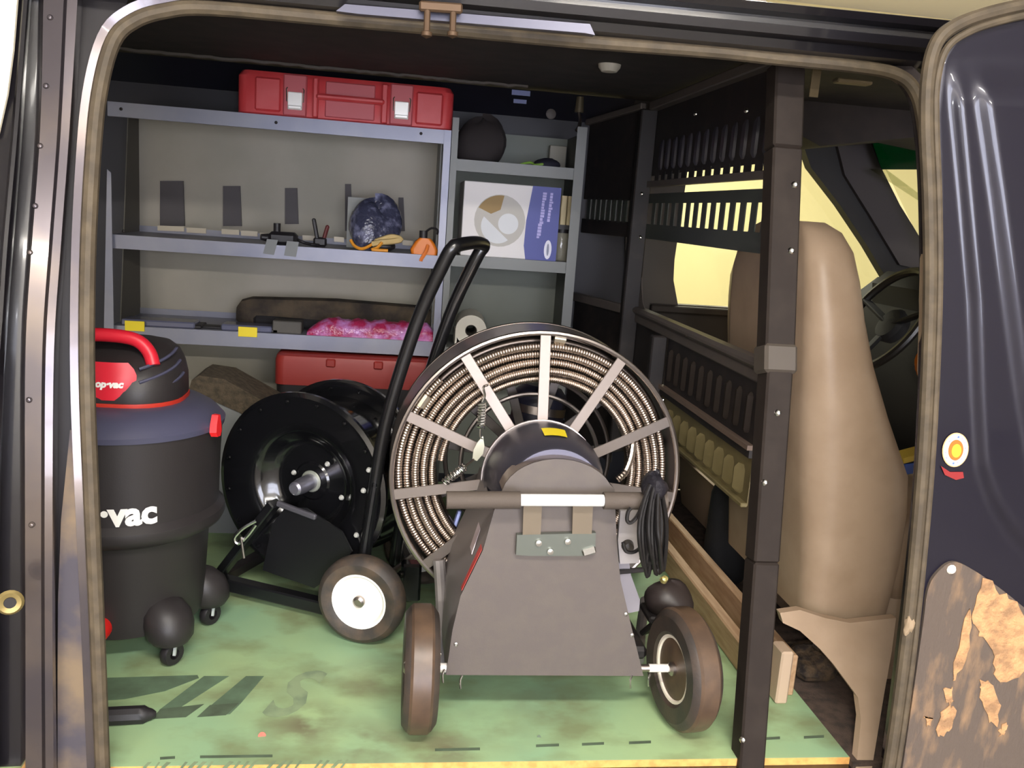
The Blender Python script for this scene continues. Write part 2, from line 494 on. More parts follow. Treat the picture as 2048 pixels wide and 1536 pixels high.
# ------------------------------------------------------------------ green board on the floor
def floor_material():
    m = bpy.data.materials.new('green_board_face'); m.use_nodes = True
    nt = m.node_tree; b = nt.nodes['Principled BSDF']; b.inputs['Roughness'].default_value = 0.6
    tc = nt.nodes.new('ShaderNodeTexCoord')
    def noise(scale, detail, st=(1, 1, 1)):
        mp = nt.nodes.new('ShaderNodeMapping'); mp.inputs['Scale'].default_value = st
        nt.links.new(tc.outputs['Object'], mp.inputs[0])
        n = nt.nodes.new('ShaderNodeTexNoise'); n.inputs['Scale'].default_value = scale; n.inputs['Detail'].default_value = detail
        nt.links.new(mp.outputs[0], n.inputs['Vector']); return n.outputs['Fac']
    def ramp(f, a, bb, lo, hi):
        r = nt.nodes.new('ShaderNodeValToRGB'); r.color_ramp.elements[0].position = lo; r.color_ramp.elements[1].position = hi
        r.color_ramp.elements[0].color = a; r.color_ramp.elements[1].color = bb
        nt.links.new(f, r.inputs[0]); return r.outputs[0]
    def mix(fac, a, bb):
        x = nt.nodes.new('ShaderNodeMix'); x.data_type = 'RGBA'
        nt.links.new(fac, x.inputs[0]); nt.links.new(a, x.inputs[6]); nt.links.new(bb, x.inputs[7]); return x.outputs[2]
    def const(c):
        r = nt.nodes.new('ShaderNodeRGB'); r.outputs[0].default_value = c; return r.outputs[0]
    K0, K1 = (0, 0, 0, 1), (1, 1, 1, 1)
    base = ramp(noise(2.2, 5), lin((146, 182, 144)), lin((168, 192, 138)), 0.35, 0.65)
    dirt = ramp(noise(6, 9, (1, 1.5, 1)), K0, (0.85, 0.85, 0.85, 1), 0.48, 0.68)
    # dirty spots where wheels and boots stand
    acc = None
    for (x, y, r, amp) in ((-0.14, 1.60, 0.11, 0.9), (-0.02, 1.53, 0.12, 0.7), (0.14, 1.52, 0.10, 0.8), (0.02, 1.78, 0.13, 0.5), (0.33, 1.70, 0.20, 0.35), (0.62, 1.56, 0.07, 0.5), (0.24, 1.58, 0.12, 0.4), (-0.25, 1.75, 0.16, 0.4)):
        d = nt.nodes.new('ShaderNodeVectorMath'); d.operation = 'DISTANCE'; d.inputs[1].default_value = (x, y, 0)
        nt.links.new(tc.outputs['Object'], d.inputs[0])
        mr = nt.nodes.new('ShaderNodeMapRange'); mr.inputs[1].default_value = 0; mr.inputs[2].default_value = r; mr.inputs[3].default_value = amp; mr.inputs[4].default_value = 0
        nt.links.new(d.outputs['Value'], mr.inputs[0])
        if acc is None: acc = mr.outputs[0]
        else:
            ad = nt.nodes.new('ShaderNodeMath'); ad.operation = 'MAXIMUM'; nt.links.new(acc, ad.inputs[0]); nt.links.new(mr.outputs[0], ad.inputs[1]); acc = ad.outputs[0]
    blot = ramp(noise(11, 6, (1, 1.4, 1)), K0, K1, 0.36, 0.56)
    mu = nt.nodes.new('ShaderNodeMath'); mu.operation = 'MULTIPLY'; nt.links.new(acc, mu.inputs[0]); nt.links.new(blot, mu.inputs[1])
    c1 = mix(dirt, base, const(lin((130, 140, 100))))
    c2 = mix(mu.outputs[0], c1, const(lin((112, 98, 76))))
    nt.links.new(c2, b.inputs['Base Color'])
    return m
GREEN = floor_material()
FY = 1.475
bd = tag(obj('floor_board', MB().bx(-1.6, 0.945, FY, 3.2, -0.0155, 0.0), GREEN), 'green sheathing board with faded print covering the cargo floor', 'board')
obj('board_edge', MB().bx(-1.6, 0.946, FY - 0.001, FY + 0.004, -0.0155, -0.0004), M('raw_board_edge', (226, 172, 96), 0.7, rgb2=(206, 150, 80), nscale=60), bd, label='raw straw-coloured front edge of the board')
PRINT = M('faded_black_print', (92, 108, 86), 0.7, rgb2=(76, 88, 70), nscale=20)
PRINTF = M('paler_faded_print', (100, 124, 98), 0.7, rgb2=(88, 106, 84), nscale=20)
GHOST = M('ghost_print', (124, 142, 112), 0.7, rgb2=(146, 164, 126), nscale=14, lo=0.42, hi=0.6)
def decal(pxs, mat, z=0.0006):
    z = 0.0012 if mat is PRINT else z
    return obj('print_stroke', MB().prism([Az(px, py, z) for px, py in pxs], (0, 0, -0.0004)), mat, bd, smooth=0)
decal([(196, 1356), (395, 1350), (398, 1356), (330, 1382), (250, 1398), (196, 1402)], PRINTF)
decal([(408, 1352), (458, 1352), (340, 1428), (318, 1432), (318, 1420)], PRINTF)
decal([(492, 1352), (528, 1352), (482, 1406), (460, 1428), (394, 1434)], PRINTF)
decal([(322, 1418), (408, 1408), (372, 1434), (300, 1438)], PRINT)
decal([(420, 1410), (478, 1406), (452, 1430), (394, 1434)], PRINT)
for (x0, x1, yy) in ((1072, 1118, 1491), (1164, 1208, 1488), (1258, 1302, 1485), (1524, 1560, 1477), (1608, 1648, 1474), (320, 350, 1516), (400, 545, 1513), (870, 960, 1499)):
    decal([(x0, yy - 2), (x1, yy - 4), (x1, yy + 1), (x0, yy + 3)], PRINT)
for i in range(24):
    x = 296 + i * 18 + random.uniform(-3, 3)
    y0 = 1524 - 0.012 * (x - 300)
    w_ = random.uniform(3, 9)
    if i % 5 != 3: decal([(x, y0), (x + w_, y0 + random.uniform(-1, 2)), (x - 8, y0 + 16), (x - 8 - w_, y0 + 16)], GHOST)
bc = Az(600, 1432, 0.0)
lettering(bd, 'S', 0.27, M('ghost_print', (124, 142, 112), 0.7, rgb2=(146, 164, 126), nscale=14, lo=0.42, hi=0.6), lambda x, y: bc + V((x * 0.62 + y * 0.30 - 0.02, y * 0.9 + 0.075, 0.0008)), bold=0.006)
obj('paint_dot', MB().cyl(Az(524, 1472, -0.001), Az(524, 1472, 0.0008), 0.0075, n=14), M('faded_red_paint', (196, 92, 72), 0.6), bd)
obj('paint_dot', MB().cyl(Az(1078, 1474, -0.001), Az(1078, 1474, 0.0008), 0.004, n=10), PRINT, bd)
# dark tool handle lying at the left
g0, g1 = Az(150, 1436, 0.018), Az(312, 1428, 0.012)
hb = tag(obj('pry_bar', MB().tube(smooth_path([g0, g0.lerp(g1, 0.5), g0.lerp(g1, 0.85), g1], 4), [0.018] * 9 + [0.013, 0.011, 0.008, 0.005], 10), BLKPL), 'black pry bar handle lying on the green board at far left', 'tool')

# ------------------------------------------------------------------ partition between cargo bay and cab
PX = 0.80
Y0, Y1 = 1.78, 2.82
part = thing('partition', 'black steel bulkhead with louvres and an open window behind the seats', 'partition', (PX, 2.2, 0.0))
post_pts = [Ax(1572, 130, 0.735), Ax(1566, 300, 0.735), Ax(1551, 700, 0.735)]
mb = MB()
for a, b in zip(post_pts[:-1], post_pts[1:]):
    mb.bar(a, b, 0.060, 0.048, 0.004, ref=V((0, 1, 0)))
obj('post', mb, POSTM, part)
low = [Ax(1551, 735, 0.735), Ax(1524, 1120, 0.735), Ax(1494, 1536, 0.735), Ax(1489, 1620, 0.735)]
mb = MB()
for a, b in zip(low[:-1], low[1:]):
    mb.bar(a, b, 0.052, 0.050, 0.004, ref=V((0, 1, 0)))
obj('post', mb, POSTM, part)
obj('post_joint', MB().bar(Ax(1551, 690, 0.735), Ax(1550, 748, 0.735), 0.066, 0.060, 0.006, ref=V((0, 1, 0))), M('dusty_joint', (74, 66, 58), 0.6), part)
bolt_me = MB().lathe([(0.001, 0.0), (0.006, 0.0), (0.006, 0.004), (0.004, 0.006), (0.001, 0.007)], (0, 0, 0), (-0.8, -0.6, 0.15), 10).mesh('bolt')
bolt_me.materials.append(CHROME)
for (px, py, x) in ((1590, 370, 0.705), (1583, 502, 0.702), (1556, 826, 0.70), (1530, 965, 0.70), (1486, 1479, 0.70), (1392, 228, 0.79), (1494, 222, 0.79), (1284, 388, 0.74), (1281, 475, 0.74), (1376, 672, 0.785), (1307, 715, 0.785), (1326, 800, 0.785)):
    put('bolt', bolt_me, part, Ax(px, py, x))
def plate(name, y0, y1, z0, z1, mat=DKMETAL, x=PX, th=0.002):
    return obj(name, MB().bx(x - th, x, y0, y1, z0, z1), mat, part)
obj('top_rail', MB().bx(PX - 0.03, PX + 0.01, Y0, Y1, 1.372, 1.398, 0.003), GREYP, part)
plate('upper_panel', Y0, Y1, 1.170, 1.372)
plate('rail', Y0, Y1, 1.134, 1.152, GREYP, PX, 0.016)
plate('slot_band', Y0, Y1, 1.084, 1.114, M('green_grey_painted_metal', (62, 66, 60), 0.5), PX, 0.004)
plate('slot_band', Y0, Y1, 0.972, 1.018, MATS['green_grey_painted_metal'], PX, 0.004)
slat = MB().bx(-0.003, 0, -0.0165, 0.0165, 1.016, 1.086).mesh('slat'); slat.materials.append(MATS['green_grey_painted_metal'])
tooth = MB().bx(-0.003, 0, -0.021, 0.021, 1.150, 1.178).mesh('tooth'); tooth.materials.append(DKMETAL)
louv = MB().loft([[V((x, y, z)) for (x, y) in ((0, -0.014 * k), (-0.008 * k, -0.009 * k), (-0.011 * k, 0.004 * k), (0, 0.014 * k))] for (z, k) in ((1.185, 0.5), (1.195, 1), (1.262, 1), (1.275, 0.5))]).mesh('louvre'); louv.materials.append(M('dark_slate_metal', (52, 50, 58), 0.4))
y = Y0 + 0.03
while y < Y1 - 0.02:
    put('slat', slat, part, (PX, y, 0)); y += 0.067
for k in range(15):
    y = Y0 + 0.033 + 0.067 * k
    put('tooth', tooth, part, (PX, y, 0))
    put('louvre', louv, part, (PX, y - 0.033, 0))
# rolled ledge under the window, lower panel, tan louvred panel
obj('ledge', MB().bx(PX - 0.022, PX + 0.02, Y0, Y1, 0.725, 0.748, 0.008).bx(PX - 0.012, PX + 0.01, Y0, Y1, 0.696, 0.724, 0.004), GREYP, part)
obj('window_corner', MB().prism([(PX, Y1, 0.745), (PX, Y1 - 0.09, 0.745), (PX, Y1 - 0.05, 0.77), (PX, Y1 - 0.02, 0.82), (PX, Y1, 0.86)], (-0.003, 0, 0)), GREYP, part)
plate('lower_panel', Y0, 2.46, 0.556, 0.70)
rib2 = MB().loft([[V((x, y, z)) for (x, y) in ((0, -0.013 * k), (-0.010 * k, -0.004 * k), (-0.010 * k, 0.004 * k), (0, 0.013 * k))] for (z, k) in ((0.575, 0.6), (0.582, 1), (0.660, 1), (0.668, 0.4))]).mesh('louvre'); rib2.materials.append(POSTM)
for k in range(12):
    if k > 1: put('louvre', rib2, part, (PX - 0.002, 1.70 + 0.065 * k, 0))
plate('rail', Y0, 2.46, 0.546, 0.557, M('worn_tan_rail', (116, 98, 86), 0.5), PX, 0.018)
plate('rail', Y0, 2.46, 0.528, 0.546, DKMETAL, PX, 0.012)
plate('tan_panel', Y0, 2.47, 0.418, 0.528, TANLV)
obj('tan_panel_lip', MB().bx(PX - 0.016, PX, Y0, 2.47, 0.414, 0.424, 0.002), TANLV, part)
rib3 = MB().loft([[V((x, y, z)) for (x, y) in ((0, -0.020 * k), (-0.013 * k, 0.012 * k), (-0.011 * k, 0.018 * k), (0, 0.021 * k))] for (z, k) in ((0.433, 0.4), (0.442, 1), (0.490, 1), (0.502, 0.5))]).mesh('louvre'); rib3.materials.append(TANLV)
for k in range(12):
    if k > 1: put('louvre', rib3, part, (PX - 0.002, 1.70 + 0.066 * k, 0))
obj('post', MB().bx(PX - 0.055, PX, Y1 - 0.01, Y1 + 0.03, 0.25, 1.375, 0.004), DKMETAL, part)
obj('post', MB().bx(PX - 0.05, PX - 0.004, 2.46, 2.49, 0.10, 0.70, 0.004), DKMETAL, part)
plate('lower_panel', 2.49, Y1, 0.30, 0.70)
# angled wing to the far wall
wa, wb = V((0.765, Y1 + 0.03, 0)), V((0.665, 3.21, 0))
def wing(name, z0, z1, mat=DKMETAL, t0=0.0, t1=1.0, th=0.004):
    p, q = wa.lerp(wb, t0), wa.lerp(wb, t1)
    return obj(name, MB().prism([(p.x, p.y, z0), (q.x, q.y, z0), (q.x, q.y, z1), (p.x, p.y, z1)], (th, 0, 0)), mat, part)
wing('wing_panel', 1.09, 1.38); wing('wing_panel', 0.97, 1.02); wing('wing_panel', 0.2, 0.74)
for k in range(9):
    t = 0.05 + 0.1 * k
    wing('slat', 1.015, 1.095, MATS['green_grey_painted_metal'], t, t + 0.06)
obj('wing_rail', MB().bar(wa + V((-0.01, -0.02, 1.385)), wb + V((-0.01, 0, 1.36)), 0.02, 0.02, 0.003), GREYP, part)
obj('wing_rail', MB().bar(wa + V((-0.01, 0, 0.735)), wb + V((-0.01, 0, 0.735)), 0.02, 0.03, 0.003), GREYP, part)

# lumber at the foot of the partition
fl = tag(obj('lumber_beam', MB().bx(0.838, 0.868, 1.735, 2.86, 0.0, 0.072, 0.004), WOOD), 'long pale timber plank along the foot of the partition on the green board', 'beam')
tag(obj('lumber_strip', MB().bx(0.905, 0.93, 1.70, 2.9, 0.0, 0.098, 0.003), WOOD), 'narrow pale timber strip standing behind the floor plank under the partition', 'beam')
tag(obj('timber_offcut', MB().bx(0.872, 0.900, 1.665, 1.72, 0.0, 0.125, 0.004), TANPL), 'short upright beige block beside the lower end of the partition post', 'block')
cd = MB().lathe([(0.001, 0), (0.05, 0.0), (0.075, 0.06), (0.07, 0.26), (0.05, 0.33), (0.001, 0.31)], (1.02, 2.36, -0.004), (0, 0, 1), 20)
tag(obj('black_bag', cd, M('black_canvas', (20, 20, 22), 0.85, bump=0.3, bscale=30)), 'black bag under the tan louvred panel behind the partition', 'bag')

# ------------------------------------------------------------------ shelf units
def lipshelf(parent, x0, x1, y0, y1, z, mat, lip=0.036, up=0.0):
    sh = obj('shelf', MB().bx(x0, x1, y0 + 0.002, y1, z - 0.004, z), mat, parent)
    obj('front_lip', MB().bx(x0, x1, y0, y0 + 0.002, z - lip + up, z + up, 0.0), mat, sh)
    obj('lip_return', MB().bx(x0, x1, y0, y0 + 0.014, z - lip + up - 0.002, z - lip + up), mat, sh)
    return sh
SY0, SY1 = 2.84, 3.15
SX0, SX1 = -0.872, 0.148
TZ, MZ, LZ = 1.260, 0.870, 0.590
su = thing('shelf_unit', 'wide grey steel shelving unit on the far wall with three shelves', 'shelving', (-0.36, 3.0, 0))
for z in (TZ, MZ, LZ):
    lipshelf(su, SX0, SX1, SY0, SY1, z, SHELF, 0.040 if z != LZ else 0.046)
    obj('rear_lip', MB().bx(SX0, SX1, SY1 - 0.004, SY1 - 0.002, z, z + 0.02), SHELF, su)
obj('back_panel', MB().bx(SX0, SX1, SY1, SY1 + 0.004, 0.02, TZ), BACKP, su)
def lpost(parent, x, y, z0, z1, sx, mat, w=0.030, sy=1):
    return obj('post', MB().bx(x, x + sx * w, y - 0.002, y, z0, z1).bx(x, x + sx * 0.003, y, y + sy * 0.045, z0, z1), mat, parent)
lpost(su, SX1 + 0.002, SY0 - 0.002, 0.0, TZ, -1, SHELF, 0.022)
obj('post', MB().prism([A(207, 700, 2.82), A(228, 690, 2.82), A(222, 345, 2.82), A(214, 338, 2.82)], (0, 0.004, 0)), SHELF, su)
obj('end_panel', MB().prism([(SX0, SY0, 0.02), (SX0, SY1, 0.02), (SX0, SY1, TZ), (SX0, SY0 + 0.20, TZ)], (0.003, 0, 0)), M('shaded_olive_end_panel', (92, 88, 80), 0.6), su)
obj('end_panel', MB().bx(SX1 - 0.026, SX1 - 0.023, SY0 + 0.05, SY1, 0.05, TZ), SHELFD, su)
slotm = M('dark_slot_opening', (74, 70, 72), 0.7)
for (x0, y0, x1, y1) in ((320, 362, 366, 452), (446, 372, 480, 452), (570, 376, 594, 448), (690, 368, 702, 462), (797, 395, 807, 462)):
    obj('divider', MB().prism([A(x0, y1, SY1 - 0.012), A(x1 + 3, y1, SY1 - 0.012), A(x1, y0, SY1 - 0.012), A(x0, y0, SY1 - 0.012)], (0, 0.010, 0)), slotm, su)
labm = M('cream_shelf_labels', (176, 166, 146), 0.5)
for (x0, x1, yy) in ((315, 368, 461), (373, 412, 465), (443, 478, 468), (482, 515, 471), (520, 533, 475), (605, 630, 480), (668, 688, 483), (805, 826, 490)):
    obj('shelf_label', MB().prism([A(x0, yy, 2.99), A(x1, yy + 2, 2.99), A(x1, yy - 8, 2.99), A(x0, yy - 10, 2.99)], (0, 0.004, 0)), labm, su)
for (px, py) in ((242, 218), (552, 245), (842, 267), (247, 462)):
    obj('rivet', MB().lathe([(0.001, 0.002), (0.004, 0.001), (0.005, 0)], A(px, py, SY0 - 0.001), (0, -1, 0), 8), DKMETAL, su)
obj('tape_mark', MB().prism([A(534, 478, SY0 - 0.001), A(556, 480, SY0 - 0.001), A(548, 510, SY0 - 0.001), A(526, 507, SY0 - 0.001)], (0, -0.0008, 0)), SHELFD, su)
obj('tape_mark', MB().prism([A(574, 482, SY0 - 0.001), A(598, 484, SY0 - 0.001), A(592, 514, SY0 - 0.001), A(568, 511, SY0 - 0.001)], (0, -0.0008, 0)), SHELFD, su)

TX0, TX1 = 0.152, 0.580
tu = thing('shelf_unit', 'narrow tall grey steel shelving unit beside the partition', 'shelving', (0.37, 3.0, 0))
lpost(tu, TX0, SY0 - 0.004, 0.0, 1.30, 1, SHELFD, 0.020)
lpost(tu, TX1, SY0 - 0.004, 0.0, 1.305, -1, SHELFD, 0.032)
for z in (1.176, 0.876, 0.575):
    lipshelf(tu, TX0, TX1, SY0, SY1, z, SHELFD, 0.034)
obj('back_panel', MB().bx(TX0, TX1, SY1, SY1 + 0.004, 0.05, 1.29), BACKD, tu)
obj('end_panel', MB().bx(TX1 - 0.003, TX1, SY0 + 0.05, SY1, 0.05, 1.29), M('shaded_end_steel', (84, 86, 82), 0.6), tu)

# ------------------------------------------------------------------ things on the shelves
# red case on the top shelf
def red_case():
    y0 = 2.86
    p0, p1 = A(473, 236, y0), A(905, 258, y0)
    x0, x1, z0 = p0.x, p1.x, TZ
    z1 = z0 + 0.130
    t = thing('tool_case', 'red plastic tool case with two silver latches on the top shelf', 'case', ((x0 + x1) / 2, y0 + 0.12, z0))
    secs = []
    w = x1 - x0
    hx, hy = w / 2, 0.10
    cx, cy = (x0 + x1) / 2, y0 + 0.10
    body = obj('body', MB().loft([rrect(cx, cy, hx - i, hy - i, 0.03, z) for z, i in ((z0, 0.006), (z0 + 0.006, 0), (z1 - 0.016, 0.0), (z1, 0.010))]), RED, t)
    def fx(f): return x0 + f * w
    obj('front_boss', MB().bx(fx(0.08), fx(0.20), y0 - 0.006, y0 + 0.02, z0 + 0.012, z1 - 0.018, 0.006), RED, t)
    obj('front_boss', MB().bx(fx(0.82), fx(0.95), y0 - 0.006, y0 + 0.02, z0 + 0.012, z1 - 0.020, 0.006), RED, t)
    for k, f in enumerate((0.265, 0.755)):
        obj('latch_housing', MB().bx(fx(f - 0.055), fx(f + 0.052), y0 - 0.012, y0 + 0.02, z0 + 0.004, z1 - 0.004, 0.004), M('pinkish_red_plastic', (190, 86, 92), 0.5), t)
        la = obj('latch', MB().bx(fx(f - 0.033), fx(f + 0.033), y0 - 0.018, y0 - 0.011, z0 + 0.022, z0 + 0.074, 0.002).bx(fx(f - 0.030), fx(f + 0.030), y0 - 0.023, y0 - 0.017, z0 + 0.024, z0 + 0.034, 0.002), M('white_bright_latch', (246, 244, 238), 0.3, 0.2), t)
        for sg in (-1, 1):
            obj('wire_bail', MB().tube([V((fx(f + sg * 0.037), y0 - 0.014, z0 + 0.045)), V((fx(f + sg * 0.040), y0 - 0.014, z0 + 0.082)), V((fx(f + sg * 0.034), y0 - 0.014, z0 + 0.086))], 0.0018, 6), CHROME, la)
    # handle recess: frame pieces proud of the front, bar across
    for f0, f1 in ((0.345, 0.37), (0.66, 0.69)):
        obj('recess_cheek', MB().bx(fx(f0), fx(f1), y0 - 0.020, y0 + 0.02, z0 + 0.004, z1 - 0.008, 0.004), RED, t)
    obj('handle', MB().bx(fx(0.36), fx(0.675), y0 - 0.028, y0 - 0.008, z0 + 0.058, z0 + 0.076, 0.006), RED, t)
    obj('recess_panel', MB().bx(fx(0.40), fx(0.63), y0 - 0.004, y0 + 0.01, z0 + 0.010, z1 - 0.014, 0.003), MATS['pinkish_red_plastic'], t)
red_case()
# dark red case on the floor under the shelf
def low_case():
    y0 = 2.80
    p0, p1 = A(549, 705, y0), A(868, 700, y0)
    z1 = p0.z - 0.004
    t = thing('tool_case', 'dark red and black tool case standing under the lowest shelf', 'case', ((p0.x + p1.x) / 2, y0 + 0.15, 0.0))
    x0, x1 = p0.x, p1.x
    cx, cy, hx, hy = (x0 + x1) / 2, y0 + 0.16, (x1 - x0) / 2, 0.16
    zs = z1 - 0.098
    obj('lid', MB().loft([rrect(cx, cy, hx - i, hy - i, 0.03, z) for z, i in ((zs, 0), (z1 - 0.02, 0.0), (z1 - 0.006, 0.004), (z1, 0.014))]), DKRED, t)
    obj('base', MB().loft([rrect(cx, cy, hx - i, hy - i, 0.03, z) for z, i in ((0.0, 0.03), (0.03, 0.012), (zs - 0.004, 0.004), (zs, 0.004))]), BLKPL, t)
    for f in (0.32, 0.62):
        obj('hinge_boss', MB().bx(x0 + f * (x1 - x0), x0 + f * (x1 - x0) + 0.03, y0 - 0.008, y0 + 0.02, z1 - 0.034, z1 - 0.008, 0.004), DKRED, t)
low_case()
# mid shelf things
def lump(c, rx, ry, rz, seed, amp=0.12, nu=16, nv=10, flat=0.0):
    rnd = random.Random(seed); ph = [(rnd.uniform(0, 6.3), rnd.randint(1, 4), rnd.randint(1, 4), rnd.uniform(0.3, 1)) for _ in range(5)]
    rows = []
    for j in range(nv + 1):
        th = pi * j / nv
        row = []
        for i in range(nu):
            a = 2 * pi * i / nu
            k = 1 + amp * sum(w * sin(m * a + p) * sin(n * th + p) for p, m, n, w in ph) / 2
            z = cos(th) * rz * k
            if flat and z < -rz * flat: z = -rz * flat
            row.append(V(c) + V((sin(th) * cos(a) * rx * k, sin(th) * sin(a) * ry * k, z)))
        rows.append(row)
    return MB().grid(rows, closed=True)
def onshelf(px, y, z): return V((Az(px, 460, MZ).x if False else A(px, 470, y).x, y, z))
# black drill-like device
c = onshelf(568, 2.90, MZ)
t = thing('hand_tool', 'black hand tool lying on the middle shelf left of the wrapped bundle', 'tool', c)
obj('body', MB().bx(c.x - 0.046, c.x + 0.042, c.y - 0.03, c.y + 0.03, c.z, c.z + 0.040, 0.010), BLKPL, t)
obj('nozzle', MB().cyl((c.x - 0.046, c.y, c.z + 0.018), (c.x - 0.070, c.y - 0.01, c.z + 0.02), 0.014, 0.009, 12), BLKPL, t)
obj('knob', MB().cyl((c.x - 0.022, c.y, c.z + 0.038), (c.x - 0.022, c.y, c.z + 0.066), 0.011, n=12), BLKPL, t)
obj('cord', MB().tube(smooth_path([c + V((0.04, 0, 0.02)), c + V((0.06, -0.01, 0.012)), c + V((0.085, 0.01, 0.006)), c + V((0.11, 0.0, 0.005))], 4), 0.005, 6), BLKPL, t)
c = onshelf(640, 2.93, MZ)
t = thing('pliers', 'dark pliers with red grips standing open on the middle shelf', 'pliers', c)
obj('jaw', MB().bar(c + V((-0.003, 0, 0.0)), c + V((-0.022, 0.005, 0.088)), 0.018, 0.012, 0.003), BLKPL, t)
obj('grip', MB().bar(c + V((0.006, 0, 0.0)), c + V((0.024, 0.005, 0.070)), 0.016, 0.012, 0.004), M('dull_red_grip', (96, 40, 38), 0.6), t)
obj('pivot', MB().bx(c.x - 0.02, c.x + 0.022, c.y - 0.01, c.y + 0.012, c.z, c.z + 0.03, 0.006), BLKPL, t)
# wrapped bundle with yellow straps
c = onshelf(747, 2.94, MZ)
t = thing('wrapped_bundle', 'blue-grey bundle in shiny clear plastic on the middle shelf', 'bundle', c)
obj('wrap', lump(c + V((0.0, 0, 0.062)), 0.082, 0.06, 0.095, 5, 0.25, 24, 16, 0.65), CLEARBAG, t, smooth=60)
tag(obj('plastic_sleeve', MB().bx(c.x - 0.09, c.x + 0.005, c.y + 0.065, c.y + 0.075, MZ, MZ + 0.165), M('olive_plastic_sleeve', (104, 106, 96), 0.4)), 'flat olive plastic sleeve standing behind the wrapped bundle', 'sleeve')
yr = M('yellow_rope', (206, 180, 124), 0.7)
c2 = onshelf(765, 2.875, MZ)
t = thing('rope_coil', 'pale yellow braided rope in front of the wrapped bundle', 'rope', c2)
obj('coil', MB().tube(smooth_path([c2 + V(p) for p in ((-0.03, 0, 0.022), (0.0, -0.008, 0.03), (0.03, 0, 0.034), (0.058, 0.01, 0.042), (0.03, 0.012, 0.048), (0.0, 0.01, 0.038), (-0.02, 0, 0.03))], 5), 0.0095, 8), yr, t)
obj('loose_end', MB().tube(smooth_path([c2 + V(p) for p in ((-0.03, 0, 0.022), (-0.06, -0.015, 0.006), (-0.085, -0.01, 0.012), (-0.10, 0, 0.03))], 5), 0.005, 6).tube(smooth_path([c2 + V(p) for p in ((0.0, -0.02, 0.03), (-0.015, -0.025, 0.012), (-0.03, -0.03, 0.0055), (0.02, -0.03, 0.0055))], 5), 0.005, 6), M('orange_cord', (226, 150, 40), 0.6), t)
tag(obj('dark_pouch', lump(c2 + V((-0.005, 0.02, 0.016)), 0.05, 0.025, 0.016, 8, 0.1, 14, 8, 0.9), BLKPL), 'small dark pouch under the yellow rope on the middle shelf', 'pouch')
# orange clamp
c = onshelf(850, 2.875, MZ)
t = thing('orange_tool', 'orange plastic tool with a dark cap at the right end of the middle shelf', 'tool', c)
obj('body', MB().loft([rrect(c.x, c.y, hx, 0.02, 0.012, c.z + z) for z, hx in ((0, 0.042), (0.015, 0.045), (0.04, 0.03), (0.052, 0.018))]), ORANGE, t)
obj('cap', MB().cyl(c + V((-0.005, 0, 0.05)), c + V((-0.005, 0, 0.075)), 0.013, n=12), BLKPL, t)
obj('hook', MB().tube(smooth_path([c + V(p) for p in ((0, 0, 0.07), (0.02, 0, 0.085), (0.04, 0, 0.08), (0.038, 0, 0.066))], 4), 0.004, 6), BLKPL, t)
obj('dangling_tab', MB().tube(smooth_path([c + V(p) for p in ((0.01, -0.022, 0.03), (0.005, -0.036, 0.01), (-0.008, -0.04, -0.012), (-0.010, -0.04, -0.02))], 4), 0.006, 6), M('bright_orange_tag', (236, 130, 60), 0.5), t)
# lowest shelf things
def lowx(px, y): return A(px, 650, y).x
rb = thing('foam_roll', 'long worn brown and black padded roll lying on the lowest shelf', 'roll', V((lowx(660, 3.02), 3.02, LZ)))
xa, xb = lowx(474, 3.02), lowx(862, 3.02)
obj('pad', MB().loft([[V((x, 3.02 + sy * 0.045 * k, LZ + 0.03 + zz * k)) for (sy, zz) in ((-1, 0.0), (-0.92, 0.03), (-0.5, 0.06), (0.2, 0.066), (1, 0.05), (1, -0.03), (-0.9, -0.03))] for (x, k) in ((xa, 0.45), (xa + 0.015, 0.8), (xa + 0.05, 0.98), ((xa + xb) / 2, 1.12), (xb - 0.05, 1.02), (xb, 0.85))]), M('brown_worn_foam', (86, 74, 58), 0.9, rgb2=(48, 42, 38), nscale=14, bump=0.3, bscale=80), rb)
obj('underside', MB().bx(xa + 0.06, xb - 0.01, 2.965, 3.06, LZ, LZ + 0.038, 0.01), M('black_foam', (36, 34, 36), 0.9), rb)
for (x0, x1, sx, nm) in ((246, 392, 252, 'flat dark blade pack with yellow sticker at the left end of the lowest shelf'), (444, 545, 478, 'flat dark blade pack with yellow sticker in the middle of the lowest shelf')):
    xa, xb = lowx(x0, 2.87), lowx(x1, 2.87)
    t = thing('blade_pack', nm, 'pack', V(((xa + xb) / 2, 2.87, LZ)), 'flat packs with yellow stickers')
    obj('tray', MB().bx(xa, xb, 2.85, 2.93, LZ, LZ + 0.020, 0.004), M('smoky_plastic', (96, 98, 120), 0.25), t)
    obj('tray_end', MB().bx(xa + 0.55 * (xb - xa), xb + 0.02, 2.855, 2.935, LZ, LZ + 0.012, 0.003), BLKPL, t)
    xs = lowx(sx, 2.848)
    obj('sticker', MB().bx(xs, xs + 0.058, 2.836, 2.8395, LZ - 0.014, LZ + 0.017), YEL, t)
xa, xb = lowx(392, 2.88), lowx(445, 2.88)
tag(obj('black_strip', MB().bx(xa - 0.02, xb + 0.01, 2.875, 2.92, LZ, LZ + 0.008, 0.002), BLKPL), 'thin black strip between the two yellow-stickered packs', 'strip')
xa, xb = lowx(546, 2.87), lowx(604, 2.87)
tag(obj('grey_carton', MB().bx(xa, xb, 2.855, 2.92, LZ, LZ + 0.040, 0.003), M('grey_olive_card', (86, 82, 76), 0.7)), 'small grey-olive carton beside the pink wrapped package', 'carton')
xa, xb = lowx(616, 2.88), lowx(880, 2.88)
t = thing('wrapped_package', 'pink and red package in shiny plastic wrap at the right of the lowest shelf', 'package', V(((xa + xb) / 2, 2.88, LZ)))
rows = []
